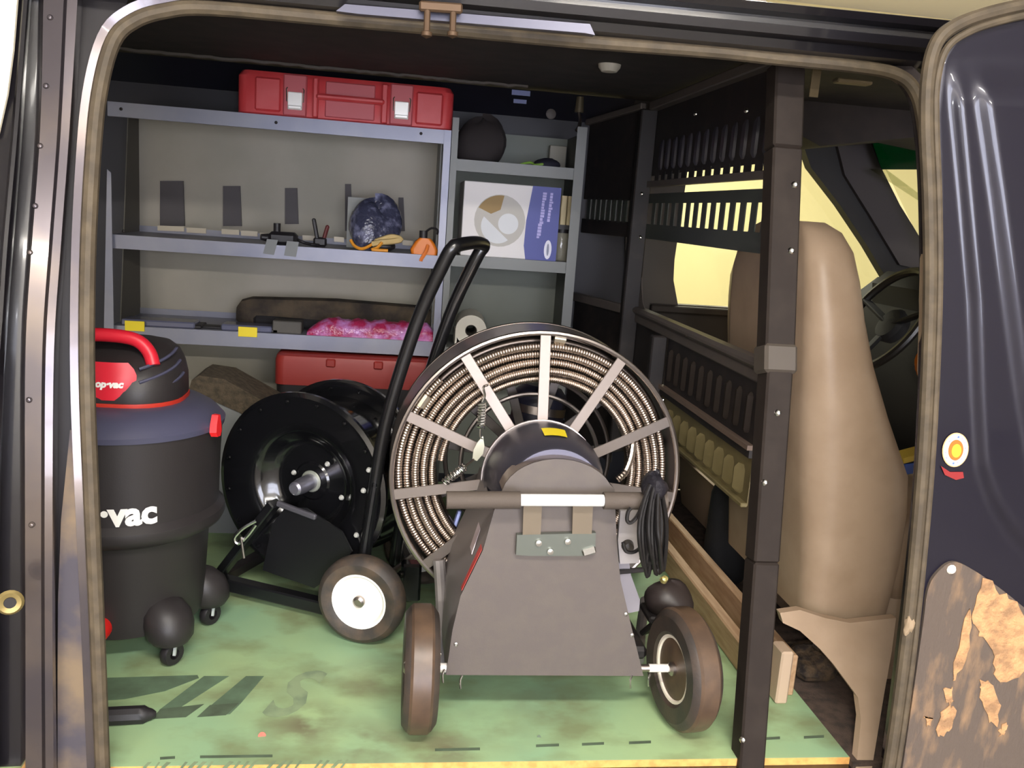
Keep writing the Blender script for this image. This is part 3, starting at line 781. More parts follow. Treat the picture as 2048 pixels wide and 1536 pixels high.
for i in range(41):
    f = i / 40; x = xa + f * (xb - xa); k = min(1, 6 * f + 0.25, 6 * (1 - f) + 0.35) * (1 + 0.06 * sin(37 * f) + 0.04 * sin(91 * f))
    rows.append([V((x, 2.895 - 0.045 * sy, LZ + max(0, zz * k))) for sy, zz in ((1.0, 0.0), (1.05, 0.02), (0.85, 0.045), (0.2, 0.056), (-0.7, 0.05), (-0.9, 0.0))])
obj('wrap', MB().loft(rows), M('pink_shiny_wrap', (168, 44, 84), 0.10, rgb2=(200, 140, 206), nscale=22, lo=0.45, hi=0.68, bump=0.7, bscale=50), t, smooth=60)
# tall unit: printed carton
y0 = 2.86
p0, p1 = A(921, 500, y0), A(1112, 512, y0)
zt = 0.876 + 0.236
t = thing('printed_carton', 'white and blue carton with a round pipe picture on the narrow shelving unit', 'carton', V(((p0.x + p1.x) / 2, y0 + 0.1, 0.876)))
x0, x1 = p0.x, p1.x
obj('carton', MB().bx(x0, x1, y0, y0 + 0.2, 0.876, zt, 0.002), M('white_card', (224, 220, 218), 0.55), t)
xm = x0 + 0.665 * (x1 - x0)
bl = M('blue_print', (66, 74, 150), 0.5)
obj('blue_panel', MB().prism([(xm + 0.012, y0 - 0.0008, zt), (x1, y0 - 0.0008, zt), (x1, y0 - 0.0008, 0.876), (xm + 0.004, y0 - 0.0008, 0.876), (xm - 0.004, y0 - 0.0008, 0.92), (xm - 0.002, y0 - 0.0008, 1.0)], (0, 0.0006, 0)), bl, t)
pc = V((x0 + 0.385 * (x1 - x0), y0 - 0.0008, 0.876 + 0.118)); R_ = 0.083
circ = lambda r, dx=0, dz=0, a0=0, a1=2 * pi, n=28: [pc + V((dx + r * cos(a0 + (a1 - a0) * k / n), 0, dz + r * sin(a0 + (a1 - a0) * k / n))) for k in range(n)]
pic = obj('picture', MB().prism(circ(R_), (0, 0.0004, 0)), M('grey_print', (186, 182, 174), 0.6), t)
obj('picture_patch', MB().prism([p + V((0, -0.0003, 0)) for p in circ(R_ * 0.97, 0, 0, 1.45, 2.75, 14)] + [pc + V((-0.03, -0.0003, 0.02)), pc + V((0.0, -0.0003, 0.035))], (0, 0.0002, 0)), M('brown_print', (150, 122, 72), 0.6), pic)
obj('picture_patch', MB().prism([p + V((0, -0.0005, 0)) for p in circ(0.033, 0.028, -0.008)], (0, 0.0002, 0)), M('pale_print', (214, 216, 218), 0.6), pic)
obj('picture_patch', MB().prism([p + V((0, -0.0004, 0)) for p in circ(0.055, -0.005, -0.018, 2.6, 5.6, 16)], (0, 0.0002, 0)), MATS['pale_print'], pic)
lav = M('lavender_print', (172, 166, 222), 0.5)
def tline(cx, z0, z1, w, seed):
    rnd = random.Random(seed); z = z0; mb = MB()
    while z > z1:
        h = rnd.uniform(0.006, 0.010); ww = rnd.choice((0.7, 0.7, 1.0)) * w
        sl = 0.05 * (z0 - z)
        mb.bx(cx - sl - w / 2, cx - sl - w / 2 + ww, y0 - 0.0014, y0 - 0.0008, z - h, z)
        z -= h + 0.0016
    return obj('print_line', mb, lav, t, smooth=0)
bw = x1 - xm
tline(xm + 0.50 * bw, zt - 0.018, zt - 0.115, 0.0125, 3)
tline(xm + 0.73 * bw, zt - 0.018, zt - 0.112, 0.0125, 4)
tline(xm + 0.42 * bw, zt - 0.118, zt - 0.160, 0.0125, 5)
lc = V((xm + 0.72 * bw, y0 - 0.0012, 0.876 + 0.036))
obj('oval_mark', MB().prism([lc + V((0.0125 * cos(a), 0, 0.031 * sin(a))) for a in [2 * pi * k / 20 for k in range(20)]], (0, 0.0004, 0)), M('white_print', (226, 226, 240), 0.5), t)
obj('oval_mark', MB().prism([lc + V((0.004 * cos(a), -0.0004, 0.02 * sin(a))) for a in [2 * pi * k / 16 for k in range(16)]], (0, 0.0002, 0)), M('grey_blue_print', (130, 134, 156), 0.5), t)
# paper bundles and glass jar beside the carton
for k, px in enumerate((1118, 1131)):
    b = A(px, 470, 2.95)
    tag(obj('paper_bundle', MB().loft([rrect(b.x + 0.004, b.y, 0.0095, 0.03, 0.004, z) for z in (0.995, 1.09)]), M('cream_paper', (206, 190, 150), 0.7)), ['cream paper bundle next to the blue carton edge', 'cream paper bundle next to the right post of the narrow shelves'][k], 'paper', 'cream paper bundles')
b = A(1127, 470, 2.92)
tag(obj('dark_tray', MB().bx(b.x - 0.024, b.x + 0.026, 2.915, 2.99, 0.980, 0.995), BLKPL), 'dark tray on the plastic jar holding the cream paper bundles', 'tray')
t = thing('plastic_jar', 'cloudy clear plastic jar beside the printed carton', 'jar', V((b.x, 2.95, 0.876)))
obj('jar_body', MB().lathe([(0.001, 0), (0.024, 0), (0.027, 0.008), (0.027, 0.075), (0.023, 0.092), (0.001, 0.092)], (b.x, 2.95, 0.876), n=18), M('cloudy_plastic', (146, 142, 128), 0.15, bump=0.4, bscale=30), t)
obj('jar_lid', MB().cyl((b.x, 2.95, 0.968), (b.x, 2.95, 0.980), 0.025, n=18), BLKPL, t)
# top of narrow unit
b = A(962, 300, 2.95)
tag(obj('dark_tool_bag', lump((b.x, 2.97, 1.172 + 0.062), 0.086, 0.06, 0.085, 21, 0.15, 18, 12, 0.72), M('dark_brown_cloth', (42, 36, 36), 0.85)), 'dark rounded tool bag on the top of the narrow shelves', 'bag')
b = A(1070, 318, 2.9)
tag(obj('dark_cloth', lump((b.x + 0.04, 2.91, 1.184), 0.045, 0.03, 0.02, 31, 0.2, 14, 8, 0.6), M('dark_navy_cloth', (30, 30, 44), 0.8)), 'dark navy cloth heap on the top of the narrow shelves', 'cloth')
tag(obj('green_wire', MB().tube(smooth_path([V((b.x - 0.05, 2.87, 1.176)), V((b.x - 0.02, 2.86, 1.184)), V((b.x, 2.88, 1.178)), V((b.x + 0.02, 2.86, 1.182)), V((b.x - 0.01, 2.87, 1.177))], 5), 0.004, 6), M('lime_plastic', (120, 160, 60), 0.5)), 'lime green wire scrap on the top of the narrow shelves', 'wire')
b = A(1118, 275, 3.1)
tag(obj('paper_sheets', MB().bx(b.x - 0.028, b.x + 0.03, 3.10, 3.13, 1.172, 1.262, 0.002), M('pale_paper', (156, 152, 140), 0.7)), 'pale paper sheets leaning at the back of the narrow top shelf', 'paper')
# paper roll
b = A(943, 648, 2.89)
c = V((b.x, 2.89, 0.575 + 0.052))
t = thing('paper_roll', 'white paper towel roll lying on the lowest narrow shelf', 'paper roll', V((c.x, c.y, 0.575)))
obj('roll', MB().lathe([(0.020, 0.0), (0.052, 0.0), (0.052, 0.2), (0.020, 0.2)], c, (0.06, 1, 0), 28, closed=True), M('white_tissue', (228, 224, 212), 0.8), t)
obj('core', MB().lathe([(0.018, 0.001), (0.0205, 0.001), (0.0205, 0.199), (0.018, 0.199)], c, (0.06, 1, 0), 20, closed=True), M('grey_card_core', (96, 90, 82), 0.8), t)
obj('loose_sheet', MB().bx(c.x - 0.052, c.x - 0.046, c.y - 0.001, c.y + 0.1, 0.576, c.z), MATS['white_tissue'], t)
b = A(1084, 640, 2.92)
t = thing('booklet', 'dark booklet with a yellow edge on the lowest narrow shelf', 'booklet', V((b.x, 2.95, 0.575)))
obj('cover', MB().bx(b.x - 0.055, b.x + 0.055, 2.90, 3.05, 0.585, 0.612, 0.002), M('slate_card', (70, 72, 80), 0.6), t)
obj('page_block', MB().bx(b.x - 0.055, b.x + 0.055, 2.90, 3.05, 0.575, 0.585), M('mustard_paper', (196, 168, 52), 0.6), t)
b = A(990, 645, 2.93)
tag(obj('small_yellow_box', MB().bx(b.x - 0.02, b.x + 0.035, 2.93, 3.0, 0.575, 0.60, 0.002), M('pale_yellow_card', (176, 164, 110), 0.7)), 'pale yellow box beside the paper roll on the narrow shelves', 'box')
# far roof rail bits
for (px, py, w, h, lab) in ((1042, 186, 34, 9, 'blue-white label strip high on the far roof rail'), (1040, 203, 24, 7, 'short blue label below the label strip on the far roof rail')):
    p = A(px, py, 2.83)
    tag(obj('label_strip', MB().box(p, (w * 0.0017, 0.003, h * 0.0017)), M('blue_white_label', (96, 104, 146), 0.5)), lab, 'label')
p = A(1216, 166, 2.3)
t = thing('dome_lamp', 'small pale dome lamp on the van ceiling above the partition', 'lamp', V((p.x, p.y, 1.41)))
obj('lens', MB().lathe([(0.001, -0.012), (0.02, -0.010), (0.028, 0.0), (0.03, 0.012)], (p.x, p.y, 1.402), n=20), M('pale_lens', (190, 184, 170), 0.4), t)
p = A(1158, 225, 3.0)
t = thing('hook_clip', 'dull steel hook hanging from the far roof rail by the partition', 'hook', p)
obj('stem', MB().cyl(p + V((0, 0, 0.05)), p, 0.012, 0.016, 12), M('dull_brass_steel', (110, 100, 80), 0.4, 0.6), t)
obj('hook', MB().tube(smooth_path([p, p + V((0.004, -0.01, -0.03)), p + V((0.0, -0.02, -0.05)), p + V((-0.006, -0.01, -0.06))], 4), 0.006, 8), STEEL, t)
p = A(1102, 228, 3.0)
tag(obj('oval_grommet', MB().lathe([(0.001, 0.004), (0.012, 0.003), (0.017, 0.0)], p, (0, -1, 0), 14), M('dull_grommet', (88, 82, 80), 0.6)), 'pale oval grommet on the far roof rail left of the hook', 'grommet')
# grey bin with brown mat behind the vacuum
y0 = 2.62
q = [A(px, py, y0) for px, py in ((378, 775), (400, 745), (455, 750), (560, 800), (560, 850), (470, 800))]
t = thing('grey_box', 'grey box with a worn brown fibre mat on top behind the vacuum', 'box', V((q[3].x, y0 + 0.1, 0)))
xa, xb = A(378, 780, y0).x, A(545, 860, y0).x
za, zb = A(385, 780, y0).z, A(560, 835, y0).z
obj('box', MB().prism([(xa, y0, 0), (xb, y0, 0), (xb, y0, zb - 0.03), (xa + 0.01, y0, za)], (0, 0.18, 0)), M('light_grey_plastic', (130, 132, 132), 0.5), t)
obj('mat', MB().prism([V((xa, y0 - 0.004, za)), V((xb, y0 - 0.004, zb - 0.03)), V((xb, y0 - 0.004, zb + 0.035)), V((xa + 0.10, y0 - 0.004, za + 0.038)), V((xa + 0.03, y0 - 0.004, za + 0.045)), V((xa + 0.008, y0 - 0.004, za + 0.03))], (0, 0.19, 0)), M('brown_coir_mat', (94, 82, 66), 0.95, rgb2=(70, 62, 50), nscale=60, bump=0.5, bscale=200), t)

# ------------------------------------------------------------------ wet/dry vacuum
VC = V((-0.578, 1.975, 0))
vac = thing('shop_vacuum', 'black and red wet and dry vacuum on castors at the left', 'vacuum', VC)
tank = obj('tank', MB().lathe([(0.001, 0.058), (0.145, 0.058), (0.160, 0.066), (0.166, 0.10), (0.176, 0.262), (0.180, 0.276), (0.205, 0.290), (0.211, 0.302), (0.210, 0.318), (0.197, 0.332), (0.200, 0.44), (0.204, 0.512), (0.19, 0.514)], VC, n=64), VACB, vac)
lid = obj('lid', MB().lathe([(0.19, 0.508), (0.208, 0.510), (0.210, 0.522), (0.203, 0.530), (0.188, 0.546), (0.164, 0.560), (0.140, 0.566), (0.10, 0.570), (0.001, 0.570)], VC, n=64), VACLID, vac)
sec = []
for (z, hx, hy, cy) in ((0.564, 0.122, 0.118, 0.0), (0.578, 0.126, 0.122, 0.0), (0.62, 0.124, 0.118, 0.004), (0.648, 0.116, 0.104, 0.014), (0.670, 0.102, 0.084, 0.030), (0.684, 0.080, 0.060, 0.044), (0.690, 0.045, 0.036, 0.052)):
    sec.append(rrect(VC.x + 0.006, VC.y + cy, hx - 0.005, hy, min(hx, hy) * 0.8, z, 7))
obj('motor_head', MB().loft(sec), VACB, vac)
obj('red_band', MB().loft([rrect(VC.x + 0.006, VC.y, h - 0.005, h - 0.004, h * 0.8, z, 7) for z, h in ((0.560, 0.126), (0.567, 0.1285), (0.575, 0.128))]), M('red_orange_trim', (190, 50, 34), 0.45), vac)
hd = [VC + V(p) for p in ((-0.110, -0.060, 0.644), (-0.104, -0.060, 0.676), (-0.082, -0.060, 0.700), (-0.045, -0.060, 0.708), (0.012, -0.060, 0.707), (0.046, -0.060, 0.698), (0.068, -0.064, 0.676), (0.078, -0.072, 0.650))]
rows = []
hp2 = smooth_path(hd, 4)
obj('handle', MB().tube(hp2, [0.0145] * len(hp2), 12), VRED, vac)
obj('cord_hook', MB().tube(smooth_path([VC + V(p) for p in ((-0.05, -0.085, 0.69), (-0.046, -0.10, 0.674), (-0.06, -0.105, 0.662), (-0.09, -0.105, 0.658))], 4), 0.006, 8), M('amber_plastic', (196, 150, 70), 0.4), vac)
# label on the motor head (faces a little left)
ang = radians(-9)
def head_pt(u, v, lift=0.002):       # u across, v height
    a = ang + u / 0.118
    return VC + V((sin(a) * (0.116 + lift), -cos(a) * (0.120 + lift) + max(0, v - 0.62) * 0.28, v))
lab = []
for j in range(7):
    v = 0.582 + (0.660 - 0.582) * j / 6
    hw = 0.074 if v < 0.64 else 0.074 - (v - 0.64) * 0.9
    lab.append([head_pt(-hw + 2 * hw * i / 14, v) for i in range(15)])
lb = obj('badge', MB().grid(lab), VRED, vac, label='red maker badge with white lettering')
lettering(lb, 'shop\u00b7vac', 0.0205, WHITE, lambda x, y: head_pt(x + 0.012, 0.616 + y * 1.0, 0.0035), bold=0.0012, shear=0.25)
# side vents
for k in range(3):
    pts = []
    for i in range(9):
        a = radians(26 + 7.2 * i)
        z = 0.594 + k * 0.026 + 0.004 * i
        r = 0.1225 - 0.010 * max(0, z - 0.62) / 0.03
        pts.append(VC + V((0.006 + sin(a) * r, -cos(a) * r + max(0, z - 0.62) * 0.2, z)))
    obj('vent_rib', MB().tube(pts, 0.0035, 6), VACLID, vac)
# latches
for a in (72, -72):
    a = radians(a)
    p = VC + V((sin(a) * 0.210, -cos(a) * 0.210, 0.526))
    rot = Matrix.Rotation(a, 3, 'Z')
    obj('latch', MB().loft([[p + rot @ V((x, y, z)) for x, y in ((-hx, 0.0), (-hx * 0.7, -0.014), (hx * 0.7, -0.014), (hx, 0.0))] for z, hx in ((-0.026, 0.009), (-0.016, 0.016), (0.0, 0.014), (0.022, 0.006))]), M('latch_red', (220, 34, 38), 0.4), vac)
def tank_pt(u, v, r=0.2008):
    a = u / 0.20
    return VC + V((sin(a) * r, -cos(a) * r, v))
lettering(tank, 'shop\u00b7vac', 0.070, WHITE, lambda x, y: tank_pt(x - 0.008, 0.360 + y - 0.0 * x), bold=0.003)
# castors and drain cap
def castor(a, r):
    a = radians(a)
    d = V((sin(a), -cos(a), 0)); p = VC + d * r
    o = obj('castor_boss', MB().loft([[p + V((cos(q) * rr, sin(q) * rr, z)) - d * back for q in [2 * pi * k / 22 for k in range(22)]] for z, rr, back in ((0.048, 0.030, 0.0), (0.052, 0.040, 0.0), (0.066, 0.050, 0.002), (0.090, 0.053, 0.006), (0.114, 0.050, 0.012), (0.134, 0.038, 0.022), (0.148, 0.020, 0.034))]), VACB, vac)
    w = p + V((0.006, -0.012, 0.027))
    obj('castor_wheel', MB().lathe([(0.012, -0.010), (0.024, -0.010), (0.027, -0.005), (0.027, 0.005), (0.024, 0.010), (0.012, 0.010)], w, (0.8, -0.6, 0), 20, closed=True), BLKPL, o)
    obj('castor_fork', MB().bar(w + V((0.008, -0.010, 0.0)), w + V((0.010, -0.002, 0.034)), 0.010, 0.006), M('pale_grey_plastic', (160, 166, 160), 0.4), o)
for a, r in ((44, 0.180), (110, 0.178), (-40, 0.178), (-115, 0.178)):
    castor(a, r)
cp = tank_pt(-0.012, 0.098, 0.166)
obj('drain_cap', MB().lathe([(0.001, 0.030), (0.022, 0.029), (0.026, 0.022), (0.026, 0.0)], cp, (-0.05, -1, 0), 20), M('cap_red', (214, 34, 30), 0.4), vac)

# ------------------------------------------------------------------ black drum cart
CO = V((-0.205, 2.10, 0)); CL = V((0.45, 0.893, 0)).normalized(); CT = V((CL.y, -CL.x, 0))
def C(t, l, z): return CO + CT * t + CL * l + V((0, 0, z))
SATB = M('satin_black_plate', (22, 22, 24), 0.3)
cart = thing('drum_cart', 'gloss black drum cart with tall tube handle and white-rimmed wheels', 'cart', C(0, 0.1, 0))
DZ, DR = 0.330, 0.233
nl = -CL
obj('drum_flange', MB().lathe([(0.001, -0.042), (0.045, -0.042), (0.05, -0.046), (0.088, -0.046), (0.094, -0.044), (0.112, -0.036), (0.128, -0.014), (0.138, -0.006), (0.165, 0.002), (0.208, 0.006), (0.222, 0.010), (DR, 0.006), (DR, -0.004), (0.222, -0.010), (0.140, -0.052), (0.001, -0.056)], C(0, 0, DZ), nl, 64), GLBLACK, cart)
obj('drum_flange', MB().lathe([(0.001, 0.006), (0.12, 0.0), (0.165, 0.010), (0.205, 0.008), (0.218, 0.010), (DR, 0.004), (DR, -0.006), (0.218, -0.010), (0.001, -0.012)], C(0, 0.20, DZ), nl, 64), GLBLACK, cart)
obj('drum_barrel', MB().lathe([(0.19, -0.06), (0.19, -0.19)], C(0, 0, DZ), nl, 48), GLBLACK, cart)
# rim notches: small raised beads along both flange rims
bead = MB().lathe([(0.001, 0.004), (0.004, 0.003), (0.006, 0.0)], (0, 0, 0), nl, 8).mesh('rim_bead'); bead.materials.append(GLBLACK)
for l in (-0.010, 0.190):
    for k in range(16):
        a = 2 * pi * k / 16 + 0.2
        put('rim_bead', bead, cart, C(0.211 * cos(a), l, DZ + 0.211 * sin(a)))
obj('hub_washer', MB().lathe([(0.001, 0.003), (0.026, 0.003), (0.028, 0.0)], C(0, 0.0400, DZ), nl, 24), M('pale_zinc', (176, 180, 168), 0.4, 0.6), cart)
obj('shaft', MB().lathe([(0.001, 0.075), (0.012, 0.075), (0.017, 0.070), (0.020, 0.045), (0.020, 0.0)], C(0, 0.040, DZ), nl, 20), M('blued_zinc', (150, 148, 160), 0.35, 0.8), cart)
hb2 = MB().lathe([(0.001, 0.006), (0.005, 0.005), (0.007, 0.0)], (0, 0, 0), nl, 10).mesh('bolt'); hb2.materials.append(M('white_zinc', (214, 214, 208), 0.3, 0.5))
for (px, py) in ((588, 945), (655, 928), (683, 995), (738, 940), (727, 981), (713, 1070)):
    p = A(px, py, 2.1)
    # intersect with the flange face plane
    d = ray(px, py); tt = (C(0, 0.0385 if px < 700 else -0.012, DZ) - CAM).dot(CL) / d.dot(CL)
    put('bolt', hb2, cart, CAM + d * tt)
# A-frame in front of the drum
pl = [(-0.065, 0.225), (-0.03, 0.275), (0.03, 0.285), (0.13, 0.245), (0.16, 0.20), (0.10, 0.12), (0.06, 0.085), (-0.09, 0.10)]
obj('bearing_plate', MB().prism([C(t, -0.022, z) for t, z in pl], CL * -0.005), M('satin_black_plate', (24, 24, 26), 0.35), cart)
obj('bearing_clamp', MB().bar(C(-0.05, -0.030, 0.285), C(0.06, -0.030, 0.268), 0.012, 0.014, 0.003), M('worn_steel_edge', (120, 118, 126), 0.35, 0.7), cart)
for l in (-0.010, 0.235):
    obj('base_rail', MB().bar(C(-0.245, l, 0.034), C(0.20 if l > 0.1 else 0.16, l, 0.034), 0.034, 0.034, 0.004, ref=V((0, 0, 1))), SATB, cart)
    obj('front_strut', MB().bar(C(-0.245, l, 0.034), C(-0.055, l - 0.02, 0.285), 0.034, 0.022, 0.003), SATB, cart)
    if l > 0.1: obj('rear_strut', MB().bar(C(0.05, l, 0.28), C(0.20, l, 0.06), 0.03, 0.022, 0.003), DKMETAL, cart)
obj('cross_bar', MB().bar(C(-0.245, -0.05, 0.030), C(-0.245, 0.24, 0.030), 0.03, 0.03, 0.004), DKMETAL, cart)
obj('foot', MB().cyl(C(-0.25, -0.05, 0.02), C(-0.27, -0.06, 0.0), 0.014, 0.012, 12), BLKPL, cart)
obj('axle', MB().cyl(C(0.205, -0.06, 0.107), C(0.205, 0.28, 0.107), 0.009, n=12), STEEL, cart)
def wheel(parent, c, ax, r, w, rim_r, tyre, rimm, hubr=0.014):
    h = w / 2
    wo = obj('wheel', MB().lathe([(rim_r, -h * 0.75), (rim_r * 1.12, -h * 0.95), (r * 0.86, -h), (r * 0.96, -h * 0.72), (r, -h * 0.30), (r, h * 0.30), (r * 0.96, h * 0.72), (r * 0.86, h), (rim_r * 1.12, h * 0.95), (rim_r, h * 0.75)], c, ax, 48, closed=True), tyre, parent)
    obj('rim', MB().lathe([(0.001, h * 0.55), (hubr * 1.4, h * 0.55), (rim_r * 0.55, h * 0.42), (rim_r * 0.86, h * 0.50), (rim_r * 0.95, h * 0.78), (rim_r * 1.02, h * 0.80), (rim_r * 1.02, -h * 0.80), (rim_r * 0.9, -h * 0.6), (rim_r * 0.6, -h * 0.15), (0.001, -h * 0.15)], c, ax, 40), rimm, wo)
    obj('hub', MB().lathe([(0.001, h * 1.0), (hubr * 0.6, h * 1.0), (hubr, h * 0.85), (hubr, -h * 0.9), (0.001, -h * 0.9)], c, ax, 16), STEEL, wo)
    return wo
wheel(cart, C(0.212, -0.064, 0.107), nl + V((0.12, 0, 0)), 0.107, 0.055, 0.066, TYRE, WHITE)
wheel(cart, C(0.19, 0.30, 0.107), CL, 0.107, 0.055, 0.066, TYRE, WHITE)
H1 = [C(0.175, -0.01, 0.10), C(0.195, -0.01, 0.28), C(0.225, -0.01, 0.52), C(0.285, 0.0, 0.76), C(0.345, 0.0, 0.905), C(0.362, 0.004, 0.937)]
H2 = [V(p) + CL * 0.185 for p in H1]
top = [C(0.366, 0.02, 0.943), C(0.368, 0.10, 0.948), C(0.366, 0.165, 0.945)]
path = smooth_path(H1 + top + H2[::-1], 5)
obj('handle', MB().tube(path, 0.0155, 12), M('black_handle_tube', (20, 20, 22), 0.28, coat=0.3), cart)
obj('handle_bracket', MB().bar(C(0.19, -0.026, 0.20), C(0.212, -0.026, 0.38), 0.05, 0.012, 0.003), MATS['satin_black_plate'], cart)
# chain clip
c = C(-0.118, -0.07, 0.20)
clip = obj('chain_clip', MB().tube(smooth_path([c + V(p) for p in ((0.03, 0, 0.04), (0.0, 0, 0.02), (-0.02, 0, -0.005), (-0.012, 0, -0.02), (0.01, 0, 0.0), (0.03, 0, 0.03))], 4), 0.005, 8), CHROME, cart)
obj('pin', MB().cyl(c + V((-0.004, -0.006, 0.0)), c + V((0.004, -0.006, -0.055)), 0.0035, n=8), STEEL, clip)
obj('cable_guide', MB().bx(C(0.28, 0.0, 0.1).x, C(0.28, 0, 0.1).x + 0.05, C(0.28, 0, 0).y + 0.05, C(0.28, 0, 0).y + 0.09, 0.06, 0.16, 0.006), GLBLACK, cart)

# ------------------------------------------------------------------ drain cleaning machine
PY = 1.585
dm = thing('drain_machine', 'grey drain cleaning machine with a big open reel of spring cable', 'machine', (0.36, 1.85, 0))
fp = [(892, 1350), (1287, 1352), (1262, 1250), (1241, 1160), (1234, 1090), (1231, 1020), (1229, 978)]
fp += [(1115 + 114 * cos(a), 1000 - 82 * sin(a)) for a in [0.38 + (pi - 0.62) * k / 14 for k in range(15)]]
fp += [(988, 1022), (966, 1100), (921, 1192), (905, 1260)]
fp3 = [A(px, py, PY) for px, py in fp]
obj('front_plate', MB().prism(fp3, (0, 0.004, 0)), GREYP, dm)
# housing sides follow the plate's edge
def side(pts, depth, name, mat):
    rws = [[p, p + V((0, depth, 0))] for p in pts]
    return obj(name, MB().grid(rws), mat, dm, smooth=20)
side([fp3[0]] + fp3[:-len(fp3):-1][:4], 0.30, 'side_panel', M('grey_side_paint', (126, 118, 116), 0.45, 0.2))
side(fp3[1:7], 0.30, 'side_panel', GREYP)
side(fp3[7:22], 0.05, 'arch_rim', STEEL)
# red and silver side labels
def sq(pxs, name, mat, dy, parent=dm):
    return obj(name, MB().prism([A(px, py, PY + dy) for px, py in pxs], (0.002, 0, 0)), mat, parent, smooth=0)
e0, e1 = fp3[-3], fp3[-2]      # side edge points (966,1100) (921,1192)
def sidept(t, d): return e0.lerp(e1, t) + V((-0.0012, d, 0))
obj('red_label', MB().prism([sidept(0.0, 0.004), sidept(0.9, 0.004), sidept(0.9, 0.020), sidept(0.0, 0.030)], (-0.0008, 0, 0)), M('label_red', (196, 66, 60), 0.45), dm, smooth=0)
obj('silver_label', MB().prism([sidept(-0.15, 0.09), sidept(0.35, 0.06), sidept(0.35, 0.10), sidept(-0.15, 0.13)], (-0.0008, 0, 0)), M('label_silver', (206, 190, 196), 0.3, 0.3), dm, smooth=0)
# hub / gear housing cylinder
RY = 1.93
RC = A(1067, 938, RY)
HC = A(1110, 998, 1.605)
hubax = V((RC.x - HC.x, RY - 1.61, RC.z - HC.z)).normalized()
hl = (RC - HC).length
obj('hub_housing', MB().lathe([(0.001, 0.0), (0.098, 0.0), (0.102, 0.004), (0.128, hl * 0.45), (0.128, hl * 0.68), (0.120, hl * 0.75), (0.106, hl * 0.80), (0.001, hl * 0.80)], HC, hubax, 48), HUBM, dm)
obj('hub_strap', MB().lathe([(0.127, hl * 0.64), (0.1305, hl * 0.64), (0.1305, hl * 0.68), (0.127, hl * 0.68)], HC, hubax, 48, closed=True), STEEL, dm)
# yellow sticker bent on the housing top
yl = []
for j in range(3):
    rw = []
    for i in range(9):
        a = radians(-9 + 23 * i / 8)
        h = hl * (0.24 + 0.15 * j / 2)
        rr = 0.1035 + 0.026 * min(1, h / (hl * 0.45))
        rw.append(HC + hubax * h + V((rr * sin(a), 0, rr * cos(a))))
    yl.append(rw)
obj('yellow_label', MB().grid(yl), YEL, dm)
# the reel
RR = 283 * (RC - CAM).dot(FWD) / F_PX
def RP(r, a, dy): return RC + V((r * cos(a), dy, r * sin(a)))
obj('reel_rim', MB().lathe([(RR - 0.006, -0.055), (RR, -0.055), (RR + 0.002, 0.09), (RR - 0.004, 0.09)], RC, (0, 1, 0), 96, closed=True), STEEL, dm)
obj('rim_wire', MB().tube([RP(RR - 0.002, 2 * pi * k / 96, -0.056) for k in range(96)], 0.006, 8, closed=True), STEEL, dm)
obj('rim_wire', MB().tube([RP(RR - 0.002, 2 * pi * k / 96, 0.09) for k in range(96)], 0.006, 8, closed=True), STEEL, dm)
NS = 11
SPOKEM = M('satin_spoke_steel', (140, 130, 124), 0.45, 0.7)
for k in range(NS):
    a = pi / 2 + 2 * pi * k / NS + 0.02
    rad = V((cos(a), 0, sin(a)))
    p0 = HC + hubax * hl * 0.70 + rad * 0.112
    p1 = RP(RR - 0.006, a, -0.058)
    sp = obj('spoke', MB().bar(p0, p1, 0.004, 0.024, 0.001, ref=rad.cross(V((0, 1, 0)))), SPOKEM, dm)
    obj('spoke_hook', MB().bar(p1, p1 + V((0, 0.03, 0)) + rad * 0.002, 0.024, 0.004, 0.001, ref=rad), SPOKEM, sp)
    p2 = RP(0.06, a + 0.28, 0.10); p3 = RP(RR - 0.006, a + 0.28, 0.09)
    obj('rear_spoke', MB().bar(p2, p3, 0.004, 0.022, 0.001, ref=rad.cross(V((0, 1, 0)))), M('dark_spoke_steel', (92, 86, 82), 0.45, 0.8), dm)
for r, dy in ((0.165, 0.06), (0.20, 0.095)):
    obj('inner_ring', MB().tube([RP(r, 2 * pi * k / 72, dy) for k in range(72)], 0.0055, 8, closed=True), STEEL, dm)
obj('rear_hub', MB().lathe([(0.001, -0.03), (0.055, -0.03), (0.06, 0.0), (0.06, 0.09), (0.04, 0.12), (0.001, 0.12)], RC, (0, 1, 0), 28), HUBM, dm)
# spring cable: spiral of five visible turns plus layers behind, ribbed like a spring
def cable(turns, r_out, pitch, dy, ph, cr, rib=True):
    pts, rad = [], []
    seg = 2 * pi * r_out / (0.0016 if rib else 0.02)
    n = int(turns * seg)
    for i in range(n + 1):
        f = i / seg
        a = ph + 2 * pi * f
        r = r_out - pitch * f + 0.002 * sin(3 * a + dy * 40)
        pts.append(RP(r, a, dy + 0.006 * sin(2 * a + f * 2)))
        rad.append(cr * (0.86, 0.98, 1.06, 0.98)[i % 4] if rib else cr)
    return MB().tube(pts, rad, 7)
cb = obj('spring_cable', cable(5.1, RR - 0.017, 0.0186, -0.036, 2.4, 0.0090), SPRST, dm, smooth=60)
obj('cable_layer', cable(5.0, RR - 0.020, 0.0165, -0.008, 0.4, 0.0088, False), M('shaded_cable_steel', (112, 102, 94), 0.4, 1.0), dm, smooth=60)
obj('cable_layer', cable(4.0, RR - 0.016, 0.020, 0.014, 4.0, 0.0100, False), SPRST, dm, smooth=60)
obj('cable_layer', cable(4.0, RR - 0.016, 0.020, 0.040, 1.0, 0.0100, False), SPRST, dm, smooth=60)
